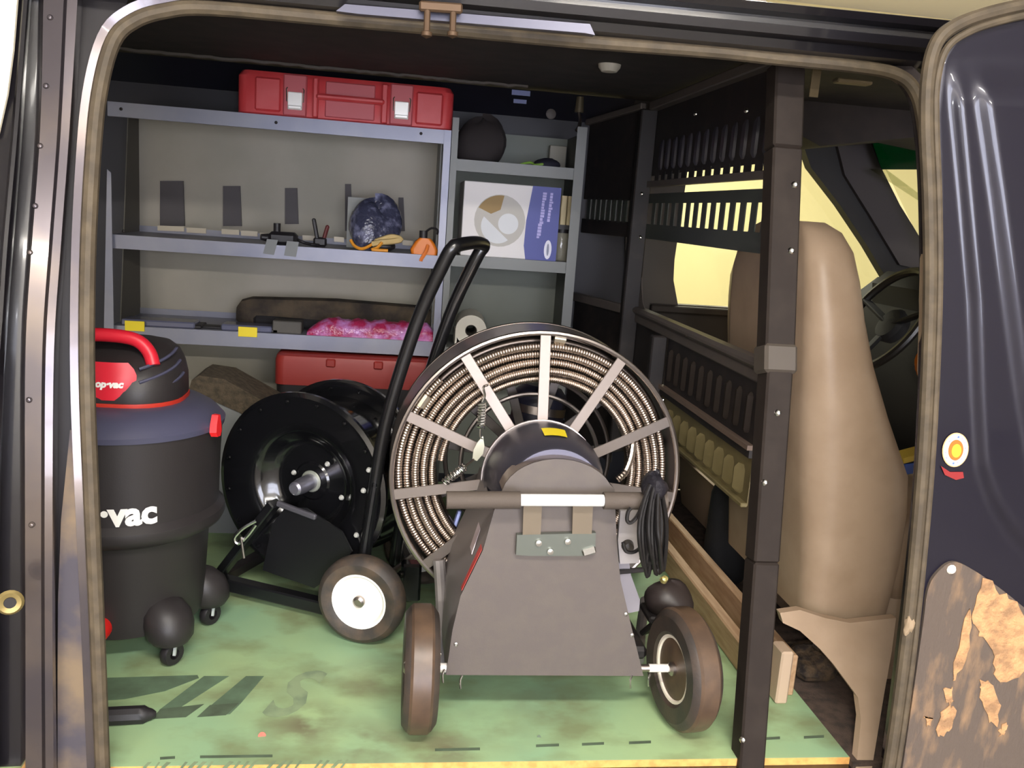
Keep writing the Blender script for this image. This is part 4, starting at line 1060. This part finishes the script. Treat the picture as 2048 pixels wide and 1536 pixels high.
obj('cable_coupling', MB().tube([RP(RR - 0.020, 2.55 + 0.012 * k, -0.040) for k in range(9)], 0.0115, 10), M('pale_coupling', (200, 190, 170), 0.35, 0.9), dm)
obj('cable_coupling', MB().tube([RP(RR - 0.014, 1.44 + 0.010 * k, -0.040) for k in range(9)], 0.0112, 10), MATS['pale_coupling'], dm)
obj('cable_end', MB().tube(smooth_path([A(1267, 880, 1.88), A(1262, 915, 1.87), A(1250, 945, 1.86), A(1234, 960, 1.86)], 8), [0.0085 if k % 2 else 0.007 for k in range(25)], 8), SPRST, dm)
# motor and gearbox behind the reel
mt = obj('motor', MB().lathe([(0.001, -0.14), (0.06, -0.14), (0.068, -0.13), (0.068, 0.05), (0.05, 0.07), (0.001, 0.07)], A(1075, 825, 2.17), (0.12, 0.1, 1), 28), M('navy_black_motor', (40, 40, 54), 0.4), dm)
obj('motor_band', MB().lathe([(0.068, 0.0), (0.0705, 0.0), (0.0705, 0.02), (0.068, 0.02)], A(1075, 825, 2.17), (0.12, 0.1, 1), 28, closed=True), STEEL, mt)
obj('motor_stand', MB().bx(0.30, 0.46, 2.12, 2.24, 0.05, 0.50, 0.01), DKMETAL, dm)
obj('chassis', MB().bx(0.20, 0.58, 1.70, 2.24, 0.085, 0.115, 0.008), DKMETAL, dm)
# spring tensioner on the left
c = A(963, 832, 1.80)
sp = obj('tension_spring', MB().tube([c + V((0.0075 * cos(k * 0.9), 0.0075 * sin(k * 0.9), -0.026 + 0.00085 * k)) for k in range(64)], 0.0022, 6), CHROME, dm)
obj('spring_hook', MB().tube(smooth_path([c + V((0, 0, 0.03)), c + V((0.004, 0, 0.045)), c + V((0.0, 0, 0.062)), A(975, 770, 1.82)], 4), 0.0028, 6), CHROME, sp)
obj('spring_hook', MB().tube(smooth_path([c + V((0, 0, -0.028)), c + V((0.001, 0, -0.045)), A(966, 876, 1.80)], 4), 0.0028, 6), CHROME, sp)
lv = obj('tension_lever', MB().prism([A(px, py, 1.80) for px, py in ((966, 872), (969, 892), (966, 908), (954, 922), (945, 918), (947, 900), (954, 886))], (0, 0.004, 0)), M('zinc_lever', (200, 198, 178), 0.35, 0.6), dm)
p, q = A(949, 918, 1.80), A(888, 966, 1.84)
n = 60
d = (q - p); a1, a2 = frame_of(d)
obj('tension_spring', MB().tube([p.lerp(q, 0.3 + 0.7 * k / n) + 0.008 * (cos(k * 0.8) * a1 + sin(k * 0.8) * a2) for k in range(n)], 0.0022, 6).cyl(p, p.lerp(q, 0.35), 0.003, n=6), CHROME, dm)
# handle bar and its clamp
hy = 1.548
g = M('brown_grey_foam_grip', (84, 74, 66), 0.75, bump=0.08, bscale=300)
h0, h1 = A(893, 1000, hy), A(1332, 1002, hy)
grip_r = 0.0165
obj('handle_grip', MB().cyl(h0, A(1040, 1000, hy), grip_r, n=20), g, dm)
obj('handle_grip', MB().cyl(A(1207, 1001, hy), h1, grip_r, n=20), g, dm)
obj('handle_bar', MB().cyl(A(1036, 1000, hy), A(1211, 1001, hy), 0.0115, n=20), M('polished_aluminium', (248, 247, 244), 0.3, 0.15), dm)
for (x0, x1) in ((1047, 1084), (1146, 1186)):
    obj('handle_strap', MB().prism([A(x0, 1012, hy + 0.012), A(x1, 1012, hy + 0.012), A(x1 - 3, 1078, PY - 0.012), A(x0 - 2, 1078, PY - 0.012)], (0, 0.003, 0)), M('tan_grey_strap', (132, 120, 104), 0.45, 0.3), dm)
brk = obj('clamp_bracket', MB().prism([A(px, py, PY - 0.014) for px, py in ((1034, 1070), (1192, 1066), (1190, 1108), (1170, 1112), (1060, 1112), (1032, 1110))], (0, 0.012, 0)), M('grey_green_zinc', (104, 108, 100), 0.4, 0.5), dm)
for (px, py) in ((1077, 1085), (1135, 1082), (1100, 1102)):
    obj('bolt', MB().lathe([(0.001, 0.007), (0.006, 0.006), (0.007, 0.0)], A(px, py, PY - 0.014), (0, -1, 0), 12), CHROME, brk)
obj('clamp_toe', MB().bar(A(1165, 1106, PY - 0.016), A(1191, 1098, PY - 0.016), 0.008, 0.014, 0.002), CHROME, brk)
# wheels, axle and pins
WL, WR = Az(834, 1454, 0), Az(1368, 1452, 0)
wy = WL.y + 0.01
wr = 0.124
for wx, sgn in ((WL.x, -1), (WR.x - 0.012, 1)):
    wheel(dm, V((wx, wy, wr)), V((-1, -0.15 if sgn > 0 else 0.0, 0)), wr, 0.066, 0.068, TYREB, M('tan_zinc_rim', (240, 228, 212), 0.4, 0.1))
    obj('tread', MB().lathe([(wr - 0.004, -0.022), (wr + 0.0004, -0.017), (wr + 0.0008, 0.0), (wr + 0.0004, 0.017), (wr - 0.004, 0.022)], V((wx, wy, wr)), V((-1, -0.15 if sgn > 0 else 0.0, 0)), 48), M('worn_brown_tread', (94, 74, 58), 0.4, rgb2=(78, 62, 50), nscale=24), dm.children[-3])
obj('axle', MB().cyl((WL.x - 0.03, wy, wr), (WR.x + 0.02, wy, wr), 0.0075, n=14), STEEL, dm)
obj('axle_sleeve', MB().cyl((WL.x + 0.040, wy, wr), (WL.x + 0.085, wy, wr), 0.0095, n=14), M('bright_sleeve', (244, 238, 230), 0.3, 0.2), dm)
obj('axle_sleeve', MB().cyl((WR.x - 0.085, wy, wr), (WR.x - 0.03, wy, wr), 0.0085, n=14), MATS['bright_sleeve'], dm)
for (px, py) in ((887, 1350), (922, 1362), (1261, 1362), (1298, 1358)):
    p = A(px, py, PY)
    obj('cotter_pin', MB().tube(smooth_path([p + V((0.002, 0, 0.012)), p + V((-0.002, -0.004, 0.004)), p + V((0.0, -0.004, -0.014))], 3), 0.0022, 6), CHROME, dm)
for (px, py) in ((912, 1288), (1264, 1270), (1252, 1228), (879, 1308)):
    obj('rivet', MB().lathe([(0.001, 0.003), (0.004, 0.002), (0.005, 0)], A(px, py, PY - 0.0005), (0, -1, 0), 8), CHROME, dm)
# frame tubes and feet
ft = M('grey_frame_tube', (134, 128, 126), 0.4, 0.3)
obj('frame_tube', MB().tube(smooth_path([A(878, 1120, 1.86), A(882, 1180, 1.84), A(884, 1240, 1.80), A(882, 1320, 1.74), A(884, 1346, 1.72)], 4), 0.014, 10), ft, dm)
obj('frame_tube', MB().tube(smooth_path([A(1290, 1200, 1.95), A(1282, 1260, 1.85), A(1278, 1320, 1.74)], 4), 0.012, 10), ft, dm)
obj('upright_rod', MB().bar(A(920, 1020, 1.95), A(904, 1070, 1.93), 0.012, 0.012, 0.003), M('blue_steel_rod', (120, 128, 168), 0.3, 0.6), dm)
# switch plate and lower arm at the right
sw = obj('switch_plate', MB().prism([A(px, py, 1.62) for px, py in ((1241, 1022), (1281, 1020), (1283, 1060), (1278, 1126), (1240, 1128), (1236, 1080))], (0, 0.012, 0)), M('pale_grey_plate', (172, 166, 164), 0.45), dm)
obj('switch_knob', MB().lathe([(0.001, 0.016), (0.010, 0.014), (0.012, 0.004), (0.013, 0.0)], A(1255, 1091, 1.62), (0, -1, 0), 18), M('brown_black_knob', (58, 52, 46), 0.35), sw)
obj('side_arm', MB().prism([A(px, py, 1.63) for px, py in ((1236, 1124), (1258, 1122), (1262, 1150), (1280, 1200), (1278, 1222), (1250, 1228), (1240, 1205), (1235, 1150))], (0, 0.02, 0)), M('grey_arm', (140, 136, 142), 0.4, 0.3), dm)
obj('side_strap', MB().bar(A(1234, 1144, 1.625), A(1300, 1138, 1.64), 0.008, 0.010, 0.002), DKMETAL, dm)
# foot pedal and brass fitting
pc_ = A(1338, 1200, 1.76)
ped = obj('pedal_housing', lump(pc_, 0.056, 0.05, 0.046, 77, 0.12, 20, 12, 0.75), M('brown_black_housing', (50, 42, 40), 0.45), dm)
obj('brass_fitting', MB().lathe([(0.001, 0.012), (0.007, 0.010), (0.009, 0.0)], A(1327, 1160, 1.74), (0.1, -0.7, 0.7), 12), M('shiny_brass', (236, 220, 140), 0.25, 0.8), ped)
obj('pedal_base', MB().bx(pc_.x - 0.05, pc_.x + 0.03, pc_.y - 0.03, pc_.y + 0.05, pc_.z - 0.045, pc_.z - 0.028, 0.004), DKMETAL, dm)
obj('pedal_bracket', MB().bar(V((0.60, 1.80, 0.10)), V((pc_.x - 0.01, pc_.y, pc_.z - 0.04)), 0.03, 0.012, 0.003), DKMETAL, dm)
# power cord bundle hanging from the grip
cordm = M('black_power_cord', (26, 24, 24), 0.3)
cord = thing('power_cord', 'black power cord bundle tied over the right end of the machine grip', 'cord', A(1310, 1060, 1.60))
rnd = random.Random(4)
for k in range(7):
    dx = -14 + 5.5 * k
    pts = [(1308 + dx * 0.5, 968), (1300 + dx * 0.8, 1000), (1294 + dx * 1.1, 1050 + rnd.uniform(-8, 8)), (1296 + dx * 1.2, 1095 + rnd.uniform(-10, 20)), (1304 + dx * 1.1, 1140 + rnd.uniform(-22, 16)), (1312 + dx * 1.0, 1105 + rnd.uniform(-10, 10)), (1316 + dx * 0.9, 1045), (1312 + dx * 0.6, 985)]
    yy = 1.512 + 0.006 * (k % 3)
    obj('cord_loop', MB().tube(smooth_path([A(px, py, yy + 0.014 * (i > 3)) for i, (px, py) in enumerate(pts)], 5), 0.0042, 7), cordm, cord)
obj('tie', lump(A(1308, 972, 1.535), 0.024, 0.030, 0.028, 91, 0.2, 14, 10), M('black_tape', (34, 32, 38), 0.4, bump=0.3, bscale=80), cord)
obj('loose_loop', MB().tube(smooth_path([A(px, py, 1.52) for px, py in ((1288, 1000), (1276, 1030), (1262, 1045), (1254, 1040), (1256, 1024), (1262, 1016))], 5), 0.0038, 7), cordm, cord)
obj('loose_loop', MB().tube(smooth_path([A(px, py, 1.55) for px, py in ((1300, 1060), (1290, 1085), (1270, 1103), (1252, 1102), (1246, 1085))], 5), 0.0038, 7), cordm, cord)

# ------------------------------------------------------------------ open front side door (right)
DYP = 1.35
def dpt(px, py): return A(px, py, DYP)
left = smooth_path([V((px, py, 0)) for px, py in ((1740, 1700), (1775, 1560), (1812, 1300), (1838, 1080), (1856, 860), (1866, 600), (1866, 380), (1862, 230), (1872, 120), (1905, 70), (1970, 38), (2060, 20), (2140, 16))], 6)
L1 = [(1700, 1992, 1120), (0, 0, 0)]
def interp(tbl, v):
    for (a, b), (c, d_) in zip(tbl[:-1], tbl[1:]):
        if a <= v <= c:
            return b + (d_ - b) * (v - a) / (c - a)
    return tbl[0][1] if v < tbl[0][0] else tbl[-1][1]
lineA = [(120, 1895), (170, 1908), (400, 1930), (600, 1948), (800, 1955), (930, 1962), (1000, 1985), (1060, 2022), (1100, 2060), (1200, 2240)]
lineB = [(130, 1945), (200, 1965), (400, 1994), (600, 2020), (800, 2046), (960, 2075), (1020, 2110), (1060, 2200), (1200, 2400)]
leftE = [(20, 2060), (38, 1970), (70, 1905), (120, 1872), (230, 1862), (380, 1866), (600, 1866), (860, 1856), (1080, 1838), (1300, 1812), (1560, 1775), (1700, 1750)]
def sst(a, b, x):
    t = max(0.0, min(1.0, (x - a) / (b - a))); return t * t * (3 - 2 * t)
rows = []
for j in range(110):
    py = 24 + (1640 - 24) * j / 109
    xl = interp(leftE, py)
    row = []
    for i in range(70):
        px = xl + (2230 - xl) * (i / 69) ** 1.15
        fade = sst(120, 210, py)
        a_, b_ = interp(lineA, py), interp(lineB, py)
        d_ = 0.05 - 0.011 * sst(a_ - 18, a_ + 18, px) * fade - 0.011 * sst(b_ - 22, b_ + 22, px) * fade - 0.05
        edge = 0.012 * (1 - sst(0, 16, px - xl))
        row.append(A(px, py, DYP + d_ + edge))
    rows.append(row)
door = struct('door_1', MB().grid(rows), M('dark_blue_black_door_paint', (28, 26, 40), 0.30, 0.3, coat=0.5), label='open front side door seen from inside, dark blue-black paint')
obj('door_skin', MB().grid([[p + V((0.075, 0.05, 0)) for p in r[::23]] for r in rows[::12]]), BLACKP, door)
# door perimeter seal
sp1 = [A(px, py, DYP - 0.004) for px, py in ((1752, 1640), (1776, 1540), (1806, 1330), (1828, 1130), (1845, 930), (1855, 740), (1860, 560), (1858, 400), (1852, 250), (1856, 150), (1874, 84), (1914, 50), (1980, 26), (2070, 6))]
obj('door_seal', MB().tube(smooth_path(sp1, 6), 0.011, 10), RUBBER, door)
obj('door_seal_lip', MB().tube(smooth_path([p + V((0.014, -0.004, -0.012 if i > 8 else 0)) for i, p in enumerate(sp1)], 6), 0.006, 8), RUBBER, door)
# lower hard-board panel with clay smears
lp = smooth_path([V((px, py, 0)) for px, py in ((1790, 1640), (1822, 1420), (1846, 1250), (1856, 1180), (1876, 1144), (1908, 1124), (1950, 1142), (2010, 1184), (2090, 1250))], 5)
poly = [A(p.x, p.y, DYP - 0.006) for p in lp] + [A(2160, 1300, DYP - 0.006), A(2160, 1640, DYP - 0.006)]
pan = obj('lower_panel', MB().prism(poly, (0, 0.006, 0)), M('dirty_hardboard', (92, 80, 71), 0.85, rgb2=(156, 124, 92), nscale=9, lo=0.5, hi=0.8, bump=0.3, bscale=60, stretch=(4, 4, 1.3)), door, label='dirty brown hardboard panel low on the door')
CLAY = M('dried_clay', (198, 152, 106), 0.95, rgb2=(150, 116, 84), nscale=40, bump=0.5, bscale=120)
def smear(pxs, sd):
    rnd = random.Random(sd)
    ring_ = smooth_path([V((px, py, 0)) for px, py in pxs], 4, closed=True)
    ring_ = [V((p.x + rnd.uniform(-4, 4), p.y + rnd.uniform(-5, 5), 0)) for p in ring_]
    return obj('clay_smear', MB().prism([A(p.x, p.y, DYP - 0.0066) for p in ring_], (0, -0.0012, 0)), CLAY, pan, smooth=0)
smear([(1945, 1230), (1968, 1160), (2000, 1185), (2040, 1215), (2070, 1290), (2060, 1335), (2010, 1362), (1990, 1350), (1985, 1300), (1960, 1270)], 1)
smear([(1958, 1366), (1980, 1366), (1998, 1410), (1995, 1450), (1978, 1440), (1962, 1400)], 2)
smear([(1888, 1420), (1908, 1414), (1902, 1452), (1880, 1474), (1872, 1456)], 3)
smear([(1888, 1382), (1902, 1376), (1906, 1400), (1894, 1408)], 4)
smear([(1845, 1432), (1862, 1436), (1858, 1452)], 5)
smear([(2000, 1455), (2014, 1442), (2010, 1462), (2000, 1470)], 6)
smear([(1930, 1240), (1944, 1220), (1938, 1290), (1916, 1350), (1906, 1350)], 7)
obj('clip', MB().lathe([(0.001, 0.005), (0.006, 0.004), (0.009, 0.0)], A(1903, 1139, DYP - 0.007), (0, -1, 0), 10), M('white_clip', (240, 232, 214), 0.4), pan)
obj('seal_scrap', lump(A(1818, 1252, DYP - 0.012), 0.010, 0.006, 0.018, 14, 0.3, 10, 8), M('tan_scrap', (150, 130, 104), 0.7), door)
# round inspection sticker: coloured rings
sc_ = A(1911, 900, DYP - 0.003)
stk_ = thing('round_sticker', 'round white sticker with an orange and yellow centre on the open door', 'sticker', sc_)
def oval(name, rx, rz, dy, mat, parent=stk_, dx=0, dz=0):
    return obj(name, MB().prism([sc_ + V((dx + rx * cos(a) - 0.08 * rz * sin(a), dy, dz + rz * sin(a))) for a in [2 * pi * k / 28 for k in range(28)]], (0, 0.0008, 0)), mat, parent, smooth=0)
oval('border', 0.0245, 0.0305, 0.0, M('sticker_tan', (222, 178, 128), 0.4))
oval('white_ring', 0.0225, 0.0285, -0.0006, M('sticker_white', (232, 224, 236), 0.4))
oval('orange_ring', 0.0140, 0.0185, -0.0012, M('sticker_orange', (236, 110, 44), 0.4))
oval('yellow_centre', 0.0090, 0.0120, -0.0018, M('sticker_yellow', (250, 186, 56), 0.4), dx=0.001, dz=-0.001)
bl2 = M('sticker_blue', (96, 128, 206), 0.4)
for k in range(14):
    a = 2 * pi * k / 14 + 0.2
    if k % 5 == 4: continue
    obj('ring_mark', MB().box(sc_ + V((0.0182 * cos(a), -0.0016, 0.0235 * sin(a))), (0.0028, 0.0008, 0.0032)), bl2 if k in (3, 9, 10) else M('sticker_lilac', (176, 170, 206), 0.4), stk_, smooth=0)
tag(obj('red_residue', MB().prism([A(px, py, DYP - 0.003) for px, py in ((1882, 932), (1900, 944), (1926, 944), (1928, 956), (1912, 960), (1890, 950))], (0, 0.001, 0)), M('red_residue', (140, 34, 34), 0.6)), 'smudged red sticker residue below the round sticker', 'residue')

# ------------------------------------------------------------------ cab
struct('floor_cab', MB().bx(0.946, 2.4, 1.46, 3.2, -0.016, -0.004), CARPET, label='worn brown carpet of the cab floor')
# near pillar trim beside the opening: beige strip low down and pale strip along the door edge
struct('trim_8', MB().tube(smooth_path([A(1848, 508, 1.53), A(1847, 560, 1.53), A(1844, 650, 1.53), A(1840, 760, 1.53)], 4), [0.005] + [0.007] * 6 + [0.006] * 5 + [0.003], 8), TANPL, label='pale pink-beige belt guide strip along the front edge of the opening')
tag(obj('debris_pile', lump(Az(1620, 1322, 0.02), 0.06, 0.07, 0.04, 51, 0.35, 20, 10, 0.5), M('dirt_and_rubbish', (96, 78, 58), 0.9, rgb2=(40, 34, 32), nscale=40, bump=0.6, bscale=80)), 'heap of dirt and rubbish on the carpet under the passenger seat', 'debris')
def seat(name, label, secs, dy):
    # secs: z, x rear, x front, y near, y far, corner radius
    t = thing(name, label, 'seat', V((1.1, (secs[0][3] + secs[0][4]) / 2 + dy, 0.0)))
    obj('backrest', MB().loft([rrect((x0 + x1) / 2, (ya + yb) / 2 + dy, (x1 - x0) / 2, (yb - ya) / 2, r, z, 7) for z, x0, x1, ya, yb, r in secs]), BEIGE, t, smooth=60)
    obj('cushion', MB().loft([rrect(1.36, (secs[0][3] + secs[0][4]) / 2 + dy, 0.25 - i, 0.24 - i, 0.06, z, 6) for z, i in ((0.20, 0.02), (0.24, 0.0), (0.36, 0.0), (0.40, 0.03))]), BEIGE, t, smooth=60)
    obj('seat_base', MB().loft([rrect(1.28, (secs[0][3] + secs[0][4]) / 2 + dy, hx, 0.22, 0.03, z, 5) for z, hx in ((-0.004, 0.17), (0.02, 0.20), (0.21, 0.24))]), TANPL, t)
    return t
SE = [(0.16, 0.955, 1.17, 1.74, 2.26, 0.05), (0.30, 0.940, 1.175, 1.72, 2.27, 0.06), (0.42, 0.925, 1.178, 1.72, 2.27, 0.07), (0.505, 0.913, 1.168, 1.72, 2.27, 0.075), (0.64, 0.895, 1.095, 1.72, 2.27, 0.070), (0.75, 0.882, 1.042, 1.725, 2.265, 0.060), (0.85, 0.872, 1.008, 1.735, 2.255, 0.052), (0.93, 0.866, 0.990, 1.75, 2.24, 0.046), (0.99, 0.868, 0.978, 1.775, 2.215, 0.042), (1.03, 0.876, 0.966, 1.82, 2.17, 0.035), (1.05, 0.890, 0.948, 1.88, 2.11, 0.02)]
seat('passenger_seat', 'beige passenger seat with a tall rounded backrest behind the partition post', SE, 0.0)
seat('driver_seat', 'beige driver seat seen through the partition window', [(z * 0.93, x0 + 0.30, x1 + 0.30, a, b, r) for z, x0, x1, a, b, r in SE], 0.78)
sk = tag(obj('seat_skirt', MB().prism([A(px, py, 1.69 - 0.235 * max(0, py - 1250) / 290) for px, py in ((1560, 1226), (1600, 1220), (1650, 1236), (1700, 1246), (1792, 1236), (1784, 1300), (1768, 1390), (1754, 1470), (1740, 1560), (1730, 1620), (1700, 1620), (1712, 1540), (1722, 1440), (1716, 1395), (1668, 1330), (1640, 1298), (1600, 1262), (1566, 1246))], (0.0, 0.02, 0)), BEIGE), 'beige plastic skirt and sill strip below the passenger seat', 'trim')
# far side of the cab: door, pillar, windows
FYW = 3.2
grey = M('grey_pillar_trim', (86, 80, 74), 0.6)
struct('wall_cab', MB().prism([A(1250, 1000, FYW), A(1252, 200, FYW), A(1385, 262, FYW), A(1372, 365, FYW), A(1349, 520, FYW), A(1347, 560, FYW), A(1356, 610, FYW), A(1356, 1000, FYW)], (0, 0.05, 0)), grey, label='grey trim of the pillar behind the driver window')
beltz = A(1400, 612, FYW).z
struct('door_2', MB().bx(0.95, 2.5, FYW, FYW + 0.05, 0.0, beltz, 0.0).bx(0.95, 2.5, FYW - 0.03, FYW, beltz - 0.03, beltz - 0.004, 0.004), M('dark_door_card', (52, 46, 42), 0.7), label='dark inner panel of the driver door below its window')
struct('trim_9', MB().prism([A(1250, 120, FYW), A(1250, 205, FYW), A(1390, 290, FYW), A(1600, 296, FYW), A(1660, 292, FYW), A(1735, 284, FYW), A(2150, 280, FYW), A(2150, 120, FYW)], (0, 0.06, 0)), DARK, label='dark roof rail above the driver window')
struct('window_2', MB().prism([A(1347, 612, FYW + 0.02), A(1349, 300, FYW + 0.02), A(1640, 300, FYW + 0.02), A(1790, 612, FYW + 0.02)], (0, 0.004, 0)), GLASSM, label='clear driver door window with the cream garage wall beyond')
ap = struct('trim_10', MB().prism([A(px, py, 3.14) for px, py in ((1600, 270), (1668, 270), (1775, 400), (1842, 510), (1850, 560), (1775, 560), (1735, 492), (1680, 410), (1622, 335))], (0, 0.05, 0)), M('black_a_pillar', (26, 24, 24), 0.6), label='dark windscreen pillar on the driver side')
obj('pillar_cover', MB().prism([A(px, py, 3.12) for px, py in ((1668, 262), (1738, 262), (1760, 330), (1800, 410), (1842, 478), (1846, 540), (1800, 530), (1740, 430), (1690, 350))], (0, 0.02, 0)), M('charcoal_pillar_cover', (56, 50, 50), 0.65), ap)
struct('window_3', MB().prism([A(px, py, 3.05) for px, py in ((1740, 338), (1772, 338), (1850, 500), (1990, 500), (1990, 338))], (0.0, 0.004, 0)), GLASSM, label='windscreen glass right of the pillar')
struct('window_4', MB().prism([A(px, py, 3.05) for px, py in ((1742, 282), (1990, 282), (1990, 339), (1764, 339))], (0.0, 0.004, 0)), TINTM, label='green tinted band along the top of the windscreen')
struct('trim_11', MB().prism([A(px, py, 2.6) for px, py in ((1590, 168), (1900, 168), (1990, 300), (1860, 272), (1745, 282), (1640, 292), (1600, 270))], (0, 0.3, 0)), DARK, label='dark front roof lining of the cab')
p = A(1690, 166, 2.2)
tag(obj('sun_visor', MB().box(A(1705, 164, 2.0), (0.085, 0.03, 0.010), 0.003), M('pale_visor_edge', (150, 134, 104), 0.6)), 'pale edge of a folded sun visor under the cab roof', 'visor')
tag(obj('belt_webbing', MB().bx(0.782, 0.800, 1.70, 1.703, 1.285, 1.345), M('yellow_brown_webbing', (84, 70, 44), 0.8)), 'yellow-brown belt webbing hanging beside the top of the partition post', 'strap')
# dashboard and steering wheel
dash = thing('dashboard', 'black dashboard in the dark front of the cab', 'dashboard', (1.9, 2.6, 0.3))
DASHM = M('black_dash_plastic', (9, 8, 9), 0.8)
dx0 = A(1735, 600, 2.95).x
obj('dash_body', MB().loft([[V((x, yy, z)) for x, z in ((1.72, 0.30), (1.66, 0.62), (1.70, 0.80), (1.80, 0.885), (2.1, 0.90), (2.3, 0.84), (2.3, 0.05), (1.95, 0.05))] for yy in (1.62, 1.9, 2.3, 2.7, 3.12)]), DASHM, dash)
obj('instrument_hood', MB().loft([[V((x, yy, z)) for x, z in ((1.70, 0.80), (1.69, 0.87), (1.74, 0.915), (1.86, 0.91), (1.95, 0.86))] for yy in (2.42, 2.48, 2.90, 2.96)]), DASHM, dash)
sw_ = thing('steering_wheel', 'black steering wheel in front of the dark dashboard', 'steering wheel', A(1765, 640, 2.6))
cw = A(1768, 640, 2.6)
axs = V((-0.85, 0, 0.5)).normalized(); s1, s2 = frame_of(axs)
obj('rim', MB().tube([cw + 0.185 * (cos(a) * s1 + sin(a) * s2) for a in [2 * pi * k / 48 for k in range(48)]], 0.014, 10, closed=True), M('dark_olive_wheel', (26, 23, 19), 0.4), sw_)
obj('boss', MB().lathe([(0.001, 0.02), (0.05, 0.015), (0.06, 0.0), (0.05, -0.03), (0.001, -0.03)], cw - axs * 0.03, axs, 20), DASHM, sw_)
for a in (0.3, pi - 0.3, -pi / 2):
    obj('spoke', MB().bar(cw - axs * 0.03, cw + 0.18 * (cos(a) * s1 + sin(a) * s2), 0.03, 0.012, 0.003), DASHM, sw_)
tag(obj('orange_rag', lump(A(1846, 722, 1.9), 0.013, 0.02, 0.032, 61, 0.4, 12, 10), ORANGE), 'bit of orange cloth at the front edge of the opening', 'cloth')
c = A(1816, 918, 1.85)
t = thing('wrapper', 'yellow and blue wrapper beside the passenger seat', 'wrapper', c)
obj('yellow_part', MB().bar(c + V((-0.03, 0.0, 0.0)), c + V((0.05, 0.01, 0.02)), 0.05, 0.014, 0.002), M('wrapper_yellow', (190, 160, 50), 0.5), t)
obj('blue_part', MB().bar(c + V((-0.025, 0.0, -0.02)), c + V((0.05, 0.01, -0.012)), 0.05, 0.026, 0.002), M('wrapper_blue', (46, 76, 150), 0.5), t)
# flat white patch on the garage wall above the roof line
tag(obj('white_patch', MB().box(A(1496, -20, 5.98), (0.26, 0.02, 0.30)), M('white_patch', (255, 246, 230), 0.6)), 'flat white patch on the garage wall above the van roof', 'sheet')
